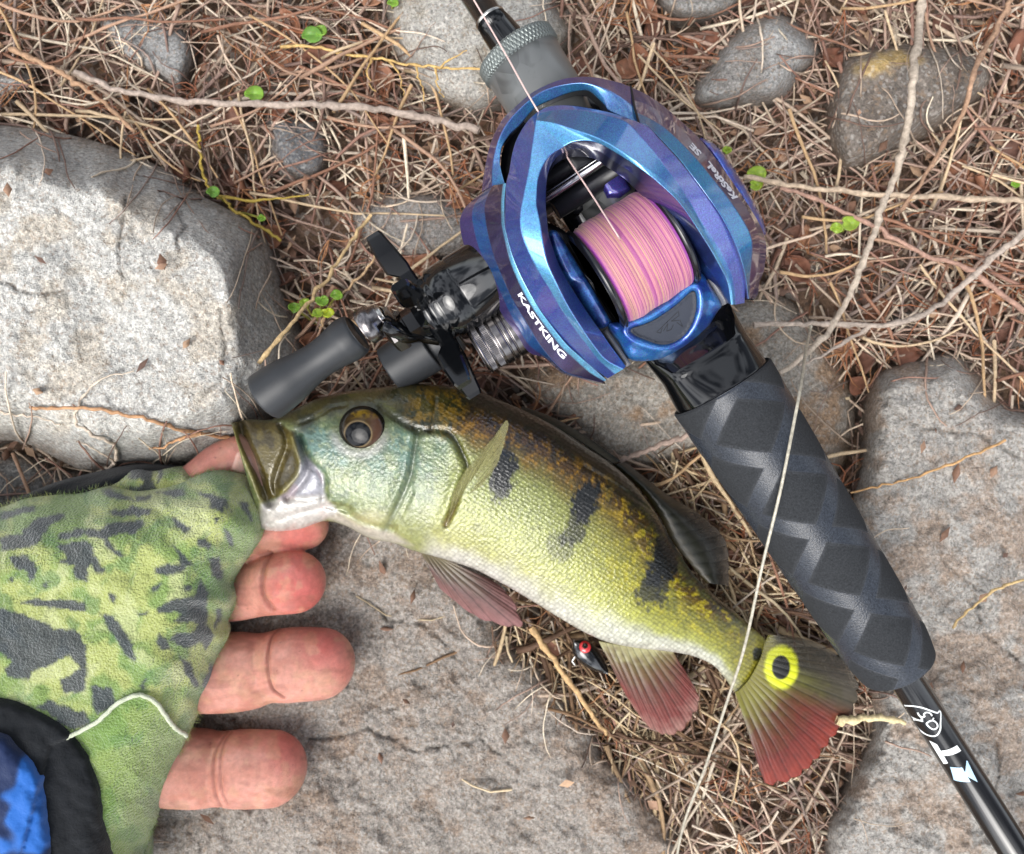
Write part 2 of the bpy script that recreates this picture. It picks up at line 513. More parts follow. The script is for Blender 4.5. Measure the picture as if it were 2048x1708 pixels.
rock('boulder', 'brown-grey speckled boulder under the fish and the fingers', [(380, 1010), (700, 985), (1000, 1090), (1020, 1250), (1060, 1300), (1130, 1340), (1190, 1420), (1220, 1500), (1290, 1560), (1330, 1740), (700, 1850), (250, 1760), (180, 1300)],
     0.012, 90, cgrey((160, 147, 133), (136, 112, 92), .5, 40., 20), 5, seed=21, rough=0.0042, power=2.5, nscale=50., cracks=([(700, 1180), (780, 1240), (850, 1250), (930, 1330)], [(620, 1480), (740, 1460), (830, 1500), (960, 1480), (1040, 1540)]))
rock('boulder', 'tan stone under the reel and the front of the rod grip', [(1040, 760), (1100, 712), (1300, 690), (1480, 590), (1530, 580), (1580, 600), (1630, 650), (1680, 720), (1708, 800), (1705, 880), (1660, 960), (1500, 930), (1400, 905), (1300, 945), (1200, 925), (1080, 830)],
     0.010, 60, cgrey((166, 156, 140), (156, 122, 88), .7, 60., 30), 5, seed=31, rough=0.0042, nscale=50.)
rock('boulder', 'broad grey granite boulder beyond the rod grip', [(1725, 800), (1760, 735), (1850, 710), (1910, 703), (1960, 740), (2000, 790), (2060, 812), (2250, 850), (2250, 1800), (1800, 1850), (1640, 1720), (1690, 1560), (1740, 1440), (1700, 1250), (1690, 1050), (1718, 920)],
     0.020, 70, cgrey((172, 165, 155), (158, 126, 98), .45, 45., 50), 5, seed=51, rough=0.0048, power=2.5, nscale=50., cracks=([(1760, 800), (1850, 860), (1960, 870), (2080, 940)], [(1880, 1120), (1950, 1180), (1960, 1260), (2050, 1330)], [(1990, 1480), (2000, 1560), (1960, 1640)]))
rock('stone', 'pale stone behind the thin end of the rod', [(780, -160), (765, -20), (772, 60), (790, 120), (850, 190), (940, 232), (1010, 220), (1100, 150), (1150, 75), (1125, 20), (1090, -60), (1050, -160)],
     0.016, 60, cgrey((186, 180, 168), (150, 136, 112), .5, 60., 60), 7, seed=61, nscale=60.)
rock('stone', 'smooth blue-grey stone half buried in dry grass', [(195, 40), (240, 18), (300, 15), (370, 40), (398, 90), (392, 140), (362, 192), (330, 172), (250, 132), (215, 90)],
     0.012, 40, cgrey((156, 155, 152), None, 0, 60., 70), 8, seed=71, nscale=60.)
rock('stone', 'small grey stone just above the large pale boulder', [(-60, 150), (-10, 138), (50, 136), (85, 158), (62, 186), (10, 204), (-60, 205)],
     0.010, 25, cgrey((156, 154, 150), None, 0, 50., 75), 8, seed=75)
rock('stone', 'dark slate stone showing through the dry grass', [(530, 240), (580, 225), (640, 240), (665, 300), (640, 355), (580, 362), (540, 320)],
     0.007, 30, cgrey((112, 114, 118), None, 0, 50., 80), 8, seed=81)
rock('stone', 'grey stone with a dark underside above two others', [(1330, -90), (1312, 0), (1335, 35), (1372, 47), (1440, 40), (1482, 12), (1500, -60)],
     0.013, 30, cgrey((148, 144, 138), None, 0, 50., 85), 8, seed=85)
rock('stone', 'rounded grey stone between dry stems, paler on top', [(1385, 175), (1420, 120), (1470, 58), (1540, 25), (1600, 48), (1642, 105), (1605, 155), (1560, 205), (1470, 220), (1392, 214)],
     0.015, 45, cgrey((164, 162, 158), (120, 112, 104), .5, 60., 90), 7, seed=91)
def lichen(px, py):
    c = cgrey((126, 112, 98), (98, 88, 80), .6, 50., 95)(px, py)
    w = sstep(0, 26, sdist(px, py, [(1690, 150), (1720, 108), (1790, 95), (1870, 105), (1860, 130), (1800, 138), (1750, 165)]) + 40 * (fbm(px / 22, py / 22, 6) - .45))
    return mixc(c, lin((188, 160, 104)), w * .9)
rock('stone', 'brown stone with a patch of yellow lichen', [(1655, 180), (1690, 110), (1790, 80), (1900, 84), (1980, 110), (1990, 170), (1940, 222), (1870, 265), (1800, 305), (1740, 335), (1680, 342), (1650, 270)],
     0.016, 50, lichen, 7, M_brownrock, seed=95)
rock('stone', 'low grey stone behind the upper star drag arm', [(700, 420), (760, 388), (830, 378), (920, 395), (975, 430), (950, 500), (860, 525), (760, 520), (705, 480)],
     0.008, 40, cgrey((156, 148, 140), None, 0, 50., 98), 8, seed=99)
rock('stone', 'flat grey rock below the boulder, against the black cuff', [(-160, 925), (0, 905), (60, 912), (130, 935), (200, 955), (260, 985), (240, 1060), (-160, 1100)],
     0.004, 40, cgrey((128, 127, 124), None, 0, 60., 104), 8, seed=105)
rock('stone', 'small dark pebble among dry stems near the grip', [(1770, 640), (1800, 612), (1840, 618), (1850, 645), (1815, 668), (1780, 662)],
     0.004, 18, cgrey((92, 90, 92), None, 0, 50., 110), 8, seed=111)

# ------------------------------------------------------------------ dry stems and litter
M_straw = vcol('dry_stem', 0.7, spec=0.3, noise=(900.0, 0.72, 1.2))
PAL = [(lin(c) * .68 + .32 * lin(c).mean()) * 1.25 for c in ((180, 152, 124), (160, 126, 104), (112, 82, 66), (210, 190, 158), (146, 100, 78), (190, 164, 132), (142, 118, 104), (124, 94, 80), (200, 178, 152))]
PW = np.array([.22, .18, .12, .12, .12, .12, .06, .06, .08]); PW = PW / PW.sum()
def stem(x0, y0, ang, length, w, curl, zoff, seg=5, n=8, over=False, kink=0.0, colr=None):
    """one stem: pixel start, heading, length in px (ground scale), width in mm"""
    a = ang + np.cumsum(np.full(n, curl / n)) + np.cumsum(rng.normal(0, kink, n))
    st = length / (n - 1)
    x = x0 + np.concatenate([[0], np.cumsum(np.cos(a[:-1]) * st)]); y = y0 + np.concatenate([[0], np.cumsum(np.sin(a[:-1]) * st)])
    hz, rk = hmap(x, y)
    if over:
        z = hz + zoff + w * .0005
        z = np.maximum(z, np.convolve(np.pad(z, 1, 'edge'), [.25, .5, .25], 'valid'))
    else:
        g = (fbm(x / 160, y / 160, 5) - 0.5) * 0.014
        z = g + zoff
    z = z + rng.normal(0, 0.0006, n)
    p = PV(x, y, z)
    r = w * 0.0005 * (1 - 0.45 * np.linspace(0, 1, n)) * (1 + rng.normal(0, .06, n))
    v, f = tube(p, r, seg)
    c = colr if colr is not None else PAL[rng.choice(len(PAL), p=PW)] * rng.uniform(.7, 1.15)
    return v, f, np.asarray(c)

def straw_density(x, y):
    m = hmap(x, y)[1]
    # where the photograph shows the litter
    return not m
def straw_bed():
    parts = []
    # leafy crumbs and bark bits at the bottom
    for k in range(5200):
        x, y = rng.uniform(-250, 2300), rng.uniform(-250, 1950)
        if hmap(x, y)[1] and rng.random() > 0.03: continue
        s = rng.uniform(6, 22)
        z = hmap(x, y)[0] + rng.uniform(.0003, .004)
        a = rng.uniform(0, 6.28); wd = s * rng.uniform(.3, .8)
        u = np.array([math.cos(a), math.sin(a)]); w = np.array([-u[1], u[0]])
        pts = [(-u * s), (w * wd), (u * s), (-w * wd * .8)]
        zz = z + rng.normal(0, .0012, 4)
        v = np.vstack([PV(x + p[0], y + p[1], q) for p, q in zip(pts, zz)] + [PV(x, y, z + rng.uniform(.0005, .0018))])
        c = [lin((132, 100, 82)), lin((116, 88, 72)), lin((158, 126, 104)), lin((98, 76, 66)), lin((170, 140, 114))][rng.integers(5)] * rng.uniform(.8, 1.15)
        parts.append((v, [[0, 1, 4], [1, 2, 4], [2, 3, 4], [3, 0, 4]], c))
    # fine stems
    for k in range(7600):
        x, y = rng.uniform(-250, 2300), rng.uniform(-250, 1950)
        if hmap(x, y)[1] and rng.random() > 0.02: continue
        big = rng.random()
        ln = rng.uniform(60, 260) if big < .75 else rng.uniform(240, 520)
        w = rng.uniform(.35, .95) if big < .85 else rng.uniform(.9, 1.5)
        ang = rng.normal(0.35, .9) if rng.random() < .6 else rng.uniform(0, 6.28)
        parts.append(stem(x, y, ang, ln, w, rng.normal(0, .8), rng.uniform(.0005, .0085), 5, 7, kink=.14))
    # stems that trail from the litter over the edges of the stones
    cnt = 0
    while cnt < 420:
        x, y = rng.uniform(-100, 2150), rng.uniform(-100, 1750)
        if hmap(x, y)[1]: continue
        a = rng.uniform(0, 6.28)
        if not hmap(x + 70 * math.cos(a), y + 70 * math.sin(a))[1]: continue
        cnt += 1
        parts.append(stem(x, y, a, rng.uniform(80, 200), rng.uniform(.3, .9), rng.normal(0, 1.0), .0012, 5, 12, over=True, kink=.12))
    # branching rootlets: short forks
    for k in range(700):
        x, y = rng.uniform(-100, 2150), rng.uniform(-100, 1800)
        if hmap(x, y)[1]: continue
        a = rng.uniform(0, 6.28); c = [lin((150, 96, 68)), lin((172, 124, 88)), lin((132, 84, 62))][rng.integers(3)]
        z0 = rng.uniform(.004, .009)
        for q in range(4):
            parts.append(stem(x, y, a + rng.normal(0, .7), rng.uniform(40, 110), rng.uniform(.3, .55), rng.normal(0, 1.2), z0, 4, 6, kink=.25, colr=c))
    # pale broad blades in the pocket by the tail and belly fins
    for cx, cy, r, n in ((1130, 1330, 90, 90), (1290, 1480, 110, 130), (1440, 1000, 70, 60), (1480, 1180, 90, 90), (1440, 1420, 80, 80), (1560, 1230, 70, 60)):
        for k in range(n):
            x, y = rng.normal(cx, r * .6), rng.normal(cy, r * .6)
            parts.append(stem(x - 60, y - 60, rng.normal(1.0, .7), rng.uniform(90, 330), rng.uniform(.35, 1.1) * (2.4 if k % 6 == 0 else 1), rng.normal(0, .9), rng.uniform(.001, .010), 5, 8, kink=.13,
                              colr=[lin((200, 176, 140)), lin((166, 138, 106)), lin((132, 104, 78)), lin((214, 194, 160)), lin((112, 86, 68))][rng.integers(5)] * rng.uniform(.6, 1.05)))
    v, f, c = join(parts)
    o = mesh_obj('dry_grass', v, f, M_straw, None, c)
    tag(o, 'matted dry brown grass and rootlets covering the soil', 'dry grass', None, 'stuff')
straw_bed()

# stems and twigs that stand out, one by one
M_twig = vcol('twig_bark', 0.75, spec=0.3, noise=(700.0, 0.55, 1.3), bump=(900.0, 0.5, 0.0006))
def twig(name, label, cat, pts, w0, w1, rgb, group=None, forks=()):
    c = catmull(pts, max(12, len(pts) * 6))
    def mk(c, w0, w1):
        hz = hmap(c[:, 0], c[:, 1])[0]
        if c.shape[1] > 2:
            z = c[:, 2] * MM
            if name == 'dry_root': z = hz + .0012
        else:
            z = np.maximum(hz, -.001) + (.0125 if w0 > 1.2 or name == 'twig' else .009)
        z = np.convolve(np.pad(z, 4, 'edge'), np.ones(9) / 9, 'valid')
        n = len(c)
        knob = 1 + .35 * (np.sin(np.arange(n) * 1.9) > .85)
        r = np.linspace(w0, w1, n) * .0005 * knob * (1 + rng.normal(0, .05, n))
        x = c[:, 0] + rng.normal(0, 1.9, n); y = c[:, 1] + rng.normal(0, 1.9, n)
        v, f = tube(PV(x, y, z), r, 8)
        cc = lin(rgb) * (0.75 + .5 * fbm(np.repeat(np.arange(n) / 3., 8), np.tile(np.arange(8) / 4., n), 3))[:, None]
        return v, f, cc
    parts = [mk(c, w0, w1)]
    for fk in forks:
        parts.append(mk(catmull(fk, 12), w1, w1 * .5))
    v, f, cc = join(parts)
    return tag(mesh_obj(name, v, f, M_twig, None, cc), label, cat, group)
twig('twig', 'long bare brown twig arching beside the lichen stone', 'twig', [(1850, -40), (1838, 60), (1826, 150), (1818, 230), (1800, 320), (1770, 400), (1745, 470), (1715, 550), (1690, 610), (1640, 680), (1560, 750)], 2.3, 1.6, (182, 168, 152))
twig('twig', 'thin purplish twig crossing the dry grass above the big boulder', 'twig', [(150, 145), (240, 180), (310, 196), (400, 204), (520, 208), (640, 210), (760, 218), (850, 236), (960, 262)], 1.5, 2.2, (170, 154, 142))
twig('twig', 'pale straight twig pointing from the reel to the right', 'twig', [(1490, 355), (1560, 366), (1640, 378), (1740, 388), (1850, 392), (2080, 402)], 1.4, 1.8, (182, 162, 140))
twig('twig', 'grey forked twig near the small dark pebble', 'twig', [(2100, 420), (2030, 480), (1960, 540), (1890, 600), (1820, 640), (1740, 650), (1640, 648), (1510, 650)], 2.0, 1.3, (170, 156, 144), forks=([(1740, 650), (1680, 690), (1600, 730)],))
twig('twig', 'slim twig running from the dial side of the reel to the frame edge', 'twig', [(1560, 375), (1660, 410), (1760, 460), (1850, 510), (1940, 540), (2080, 650)], 1.1, 1.6, (166, 132, 116))
twig('twig', 'straight brown twig leaning behind the lichen stone', 'twig', [(2040, -30), (1990, 60), (1950, 140), (1930, 220), (1870, 320), (1800, 430)], 1.6, 1.0, (164, 132, 108))
twig('twig', 'brown twig lying from corner of litter over the slate stone', 'twig', [(20, 95), (90, 130), (150, 165), (215, 210), (270, 262)], 1.6, 1.0, (170, 136, 108))
twig('twig', 'short stick jutting from under the grip toward the fish back', 'twig', [(1240, 922, 14), (1300, 900, 15), (1380, 868, 17)], 1.3, 1.7, (158, 138, 126))
twig('grass_straw', 'long pale grass stem leaning on the boulder by the knob', 'grass stem', [(740, 430, 12), (690, 500, 18), (640, 575, 26), (590, 640, 36), (515, 728, 40)], .9, 1.2, (200, 172, 128))
twig('grass_straw', 'thin straw arching over the small clover patch', 'grass stem', [(765, 470), (735, 540), (690, 580), (655, 620), (640, 660)], .7, .8, (190, 160, 124))
twig('grass_straw', 'yellow green runner stem hugging the boulder edge', 'grass stem', [(395, 250), (400, 300), (405, 340), (420, 375), (470, 420), (520, 455), (560, 480)], .8, .9, (176, 152, 72), forks=([(440, 395), (490, 400), (620, 392)],))
twig('grass_straw', 'thick tan straw beside the red eyed lure', 'grass stem', [(1060, 1255, 16), (1120, 1340, 16), (1170, 1410, 15), (1215, 1470, 14)], 1.8, 1.2, (190, 156, 112))
twig('grass_straw', 'fine straw lying on the granite boulder near the rod butt', 'grass stem', [(1905, 1255, 27), (1960, 1200, 26), (2030, 1165, 25), (2100, 1150, 24)], .6, .8, (196, 168, 120))
twig('grass_straw', 'thin reddish stem across the broad boulder', 'grass stem', [(1700, 985, 19), (1790, 965, 23), (1900, 930, 24), (2010, 880, 23)], .5, .8, (190, 150, 104))
twig('grass_straw', 'pale stub of straw under the tail beside the rod butt', 'grass stem', [(1672, 1442, 19), (1740, 1436, 20), (1810, 1442, 21)], 2.4, 1.4, (214, 196, 152))
twig('dry_root', 'white branching root on the lower face of the pale boulder', 'root', [(165, 965, 22), (190, 945, 26), (230, 925, 29), (228, 890, 34), (180, 868, 36), (150, 840, 38), (160, 800, 40)], 1.1, .6, (206, 190, 172), forks=([(0, 826, 40), (60, 832, 41), (120, 850, 40)], [(230, 925, 30), (200, 905, 35), (150, 882, 37)], [(160, 800, 40), (200, 760, 42), (265, 742, 42)]))
twig('dry_root', 'brown rootlet lying across the foot of the pale boulder', 'root', [(60, 818, 41), (160, 816, 43), (250, 830, 42), (330, 850, 40), (400, 868, 36), (465, 880, 33)], .8, 1.0, (182, 140, 104), forks=([(400, 868, 36), (360, 880, 36), (300, 900, 34)],))
twig('dry_root', 'long tan root with rootlets in front of the pale stone', 'root', [(560, 90), (640, 95), (700, 110), (780, 122), (860, 135), (960, 138)], .9, .6, (206, 172, 112), forks=([(780, 122), (800, 150), (806, 190)], [(830, 130), (842, 170), (850, 200)], [(740, 116), (735, 150), (748, 185)], [(880, 135), (900, 120), (935, 98)], [(870, 136), (876, 165), (888, 195)]))
# more stems of the top layer: alike but for their place
def top_stem(k):
    while True:
        x, y = rng.uniform(-50, 2080), rng.uniform(-60, 1000)
        if not hmap(x, y)[1] and not (930 < x < 1540 and 150 < y < 760): break
    rgb, nm = [((202, 178, 146), 'pale cream'), ((168, 136, 114), 'pinkish brown'), ((188, 156, 118), 'golden tan'), ((142, 104, 84), 'dark reddish brown')][k % 4]
    ln = rng.uniform(160, 420)
    v, f, c = stem(x, y, rng.normal(0.3, .8), ln, rng.uniform(.7, 1.3), rng.normal(0, .7), rng.uniform(.008, .011), 6, 10, kink=.08, colr=lin(rgb) * rng.uniform(.85, 1.05))
    o = mesh_obj('loose_straw', v, f, M_straw, None, np.broadcast_to(c, (len(v), 3)))
    tag(o, '%s, %s loose straw on top of the matted dry grass' % (nm, 'long' if ln > 290 else 'short'), 'straw', 'loose straws on the litter')
for k in range(130): top_stem(k)

# dead leaves
M_leaf = vcol('dead_leaf', 0.6, spec=0.35, noise=(500.0, 0.6, 1.25))
def leaf_mesh(k):
    n, m = 9, 5
    s = np.linspace(0, 1, n)[:, None]; t = np.linspace(-1, 1, m)[None]
    L, W = rng.uniform(6, 11) * MM, rng.uniform(2.2, 4) * MM
    prof = np.sin(np.pi * np.clip(s, .02, .98)) ** .8
    x = (s - .5) * L + 0 * t; y = t * W * prof
    z = .25 * W * t * t * rng.uniform(.6, 2.5) + L * rng.uniform(-.35, .35) * (s - .5) ** 2 * 2 - .12 * W * (np.abs(t) < .1)
    v = np.stack([x, y + 0 * z, z], -1).reshape(-1, 3)
    c = lin([(134, 92, 70), (116, 78, 62), (150, 110, 86), (98, 68, 56)][k % 4]) * (0.8 + .4 * rng.random((len(v), 1)))
    me = bpy.data.meshes.new('dead_leaf')
    f = np.vstack([gridf(n, m)])
    me.from_pydata(v.tolist(), [], f.tolist())
    me.polygons.foreach_set('use_smooth', np.ones(len(me.polygons), bool))
    a = me.color_attributes.new('Col', 'FLOAT_COLOR', 'POINT'); cc = np.ones((len(v), 4)); cc[:, :3] = c
    a.data.foreach_set('color', cc.ravel()); me.materials.append(M_leaf)
    return me
LM = [leaf_mesh(k) for k in range(8)]
cnt = 0
while cnt < 150:
    x, y = rng.uniform(-40, 2080), rng.uniform(-40, 1500)
    if hmap(x, y)[1] or (930 < x < 1540 and 180 < y < 760): continue
    k = rng.integers(8)
    o = bpy.data.objects.new('dead_leaf', LM[k])
    o.location = PV(x, y, hmap(x, y)[0] + rng.uniform(.003, .007)); o.rotation_euler = (rng.normal(0, .45), rng.normal(0, .45), rng.uniform(0, 6.28))
    COL.objects.link(o); tag(o, 'small curled %s dead leaf lying in the dry grass' % ['reddish brown', 'dark brown', 'tan brown', 'blackish brown'][k % 4], 'dead leaf', 'dead leaves in the dry grass')
    md = o.modifiers.new('thickness', 'SOLIDIFY'); md.thickness = .0002
    cnt += 1

# green seedlings
M_green = vcol('green_leaf', 0.45, spec=0.4, noise=(600.0, 0.8, 1.15), sss=0.2)
def seedling(label, spots, z=0.011, stemto=None):
    """spots: (px, py, radius px, heading)"""
    sx, sy = stemto or (np.mean([s[0] for s in spots]), np.mean([s[1] for s in spots]) + 12)
    base = P(sx, sy, hmap(sx, sy)[0])
    t = thing('seedling', label, 'plant', base)
    for x, y, r, a, rgb in spots:
        n, m = 10, 16
        rr = np.linspace(0, 1, n)[:, None]; th = np.linspace(0, 2 * math.pi, m, endpoint=False)[None]
        ob = 1 + .10 * np.cos(th - a) - .30 * np.exp(-((th - a - 2.2) / .28) ** 2) + .05 * np.sin(3 * th + x)
        px = x + r * rr * np.cos(th) * ob; py = y + r * .80 * rr * np.sin(th) * ob
        zz = z + .0012 * rr ** 2 * np.cos(2 * (th - a)) + .0016 * np.abs(np.sin(th - a)) * rr + .0006 * rr * np.cos(th + x)
        v = PV(px, py, zz).reshape(-1, 3)
        c = np.broadcast_to(lin(rgb), (len(v), 3)) * (0.6 + .6 * fbm(px / 7, py / 7, 2).reshape(-1, 1)) * (1 + .25 * np.exp(-(np.sin(th - a) * rr / .08) ** 2).reshape(-1, 1))
        o = mesh_obj('leaf', v, gridf(n, m, True), M_green, t, c)
        md = o.modifiers.new('thickness', 'SOLIDIFY'); md.thickness = .0003
        st = PV(np.linspace(sx, x, 8), np.linspace(sy, y, 8), np.linspace(base[2], z - .0003, 8) + .001 * np.sin(np.linspace(0, math.pi, 8)))
        v, f = tube(st, .00035, 6)
        mesh_obj('stem', v, f, M_green, t, np.broadcast_to(lin((150, 150, 70)), (len(v), 3)))
G1, G2, G3 = (112, 150, 52), (134, 160, 54), (94, 136, 50)
seedling('bright clover seedling of four leaves between boulder and reel handle', [(587, 615, 13, 0, G1), (608, 605, 12, 1, G2), (645, 600, 14, 2, G1), (672, 590, 13, 0, G1), (634, 625, 12, 1, G2), (656, 624, 13, 2, (176, 190, 56))], .013, (636, 650))
seedling('green two-leaf seedling in the dry grass above the boulder', [(622, 70, 21, 0, G3), (640, 60, 14, 1, G1)], .011)
seedling('single round green leaf beside the thin purplish twig', [(507, 188, 20, 0, G1)], .012)
seedling('green two-leaf seedling among stems beyond the reel', [(1699, 445, 19, 1, G2), (1672, 456, 14, 0, G2)], .012)
seedling('small green leaf touching the palm side plate', [(1453, 300, 10, 0, G2)], .012)
seedling('pair of green leaves straddling the pale straight twig', [(1512, 348, 20, 0, G2), (1511, 369, 14, 1, G2)], .010)
seedling('tiny green leaf lodged on the pale stone at the rod', [(785, 5, 12, 0, G1)], .012)
seedling('little green leaf tucked at the edge of the large boulder', [(425, 384, 14, 0, G3), (522, 436, 9, 0, G1)], .014)
seedling('tiny leaf at the end of the pale straight twig', [(2030, 368, 10, 0, G1)], .010)
# ------------------------------------------------------------------ the fish
def z2(pts): return [(440 + x / 3.103, 740 + y / 3.103) for x, y in pts]      # head close-up -> photo pixels
def z3(pts): return [(1000 + x / 2.475, 850 + y / 2.475) for x, y in pts]     # tail close-up -> photo pixels
TB = [((462, 845), (524, 1060), 7.0), ((500, 838), (560, 1063), 9.0), ((545, 838), (602, 1058), 10.2), ((590, 818), (648, 1043), 11.5), ((633, 798), (690, 1052), 12.3),
      ((698, 782), (740, 1077), 13.0), ((762, 774), (785, 1086), 13.8), ((811, 767), (827, 1102), 14.2), ((891, 771), (868, 1113), 14.6), ((956, 782), (910, 1125), 14.6),
      ((1004, 801), (950, 1139), 14.4), ((1060, 826), (987, 1158), 14.0), ((1110, 852), (1030, 1182), 13.6), ((1162, 887), (1075, 1209), 13.0), ((1226, 930), (1125, 1240), 12.0),
      ((1275, 976), (1175, 1268), 11.0), ((1315, 1030), (1225, 1287), 9.8), ((1348, 1090), (1280, 1297), 8.6), ((1388, 1149), (1335, 1303), 7.4), ((1428, 1189), (1384, 1312), 6.2),
      ((1465, 1219), (1425, 1330), 4.8), ((1495, 1246), (1450, 1357), 3.6), ((1520, 1268), (1472, 1386), 2.2), ((1552, 1296), (1508, 1404), .7)]
FZ0 = 0.0275
NS, NT = 560, 208
arr = catmull([(*a, *b, h) for a, b, h in TB], NS * 3)
# resample by arc length of the mid line
mid = (arr[:, 0:2] + arr[:, 2:4]) / 2
s = np.concatenate([[0], np.cumsum(np.linalg.norm(np.diff(mid, axis=0), axis=1))])
u = np.linspace(0, s[-1], NS)
arr = np.stack([np.interp(u, s, arr[:, k]) for k in range(5)], -1)
FT, FB, FH = arr[:, 0:2], arr[:, 2:4], arr[:, 4] * MM
th = np.linspace(0, 2 * math.pi, NT, endpoint=False)
cc_, ss_ = np.cos(th), np.sin(th)
yy_ = np.sign(cc_) * np.abs(cc_) ** 0.92
zz_ = np.sign(ss_) * np.abs(ss_) ** 0.86
fpx = (FT[:, None, 0] + FB[:, None, 0]) / 2 + (FT[:, None, 0] - FB[:, None, 0]) / 2 * yy_[None]
fpy = (FT[:, None, 1] + FB[:, None, 1]) / 2 + (FT[:, None, 1] - FB[:, None, 1]) / 2 * yy_[None]
FZC = FZ0 - 0.0100 * sstep(0.72, 1.0, np.linspace(0, 1, NS))                  # the tail droops to the litter
fz = FZC[:, None] + FH[:, None] * zz_[None]
fv = np.broadcast_to((yy_[None] + 1) / 2, fpx.shape)                           # 0 belly .. 1 back
fu = np.broadcast_to(np.linspace(0, 1, NS)[:, None], fpx.shape)

def groove(px, py, pts, w, d):                                                 # a soft line of depth d (mm)
    return -d * np.exp(-(pdist(px, py, catmull(pts, 40)) / w) ** 2)
OPR = z2([(1235, 385), (1290, 372), (1400, 380), (1460, 430), (1505, 520), (1535, 600), (1500, 700), (1470, 800), (1440, 880), (1400, 960)])
PRE = z2([(1225, 390), (1205, 520), (1185, 640), (1150, 740), (1100, 850), (1050, 950), (1020, 1020)])
LIP = z2([(70, 330), (95, 430), (140, 540), (190, 660), (225, 760), (255, 830)])
MAX1 = z2([(380, 350), (420, 450), (370, 600), (340, 700), (350, 770)])
MAX2 = z2([(450, 420), (500, 560), (490, 640), (430, 720), (370, 780)])
def relief(px, py):
    h = np.zeros_like(px)
    h += 2.2 * np.exp(-(pdist(px, py, catmull(LIP, 30)) / 12) ** 2)
    h += groove(px, py, [(p[0] + 17, p[1] - 2) for p in LIP], 9, 2.6)
    h += groove(px, py, MAX1, 7, 2.0)
    h += 1.9 * np.exp(-(pdist(px, py, catmull(MAX2, 30)) / 10) ** 2)
    h += groove(px, py, [(p[0] + 14, p[1] + 2) for p in MAX2], 8, 2.0)
    h += groove(px, py, z2([(250, 835), (400, 800), (520, 800), (640, 780)]), 8, .8)
    h += groove(px, py, z2([(300, 950), (450, 900), (600, 860), (700, 850)]), 6, .5)
    h += groove(px, py, z2([(640, 830), (720, 860), (800, 870)]), 7, 1.0)
    h += groove(px, py, z2([(470, 390), (540, 560), (630, 650), (640, 790)]), 8, 1.0)
    h += 0.9 * np.exp(-(pdist(px, py, [(724, 857)]) / 62) ** 4)                 # orbit swelling
    h += groove(px, py, PRE, 7, .9) + .5 * np.exp(-(pdist(px, py, catmull([(p[0] - 16, p[1]) for p in PRE], 40)) / 12) ** 2)
    h += groove(px, py, [(p[0] + 14, p[1] + 4) for p in PRE[3:]], 5, .5)
    o = pdist(px, py, catmull(OPR, 60))
    h += groove(px, py, OPR, 6, 1.3)
    h += .7 * np.exp(-(pdist(px, py, catmull([(p[0] - 15, p[1] + 3) for p in OPR], 60)) / 12) ** 2)
    h += groove(px, py, z2([(1000, 230), (1080, 290), (1160, 340), (1240, 375)]), 7, .7)
    h += groove(px, py, z2([(1335, 170), (1330, 260), (1310, 370)]), 4, .4)
    h += groove(px, py, z2([(490, 330), (600, 290), (700, 230), (780, 220)]), 4, .5)
    h += groove(px, py, z2([(740, 850), (860, 930), (980, 970), (1080, 990)]), 6, .6)
    h += groove(px, py, z2([(720, 900), (860, 1000), (1010, 1045), (1080, 1060)]), 5, .5)
    h += .35 * (fbm(px / 26, py / 26, 77, 4) - .5) * sstep(930, 860, px)
    # lateral line and back folds
    h += groove(px, py, z3([(0, 120), (180, 210), (330, 290), (430, 350), (540, 420), (640, 520), (710, 660)]), 2.2, .18)
    h += groove(px, py, z3([(410, 200), (560, 290), (720, 400), (800, 490), (880, 640), (960, 740), (1060, 840), (1150, 910), (1220, 980)]), 3.5, .5)
    return h * MM
up = np.clip(ss_ * 2.2, 0, 1)[None]
fz = fz + relief(fpx, fpy) * up

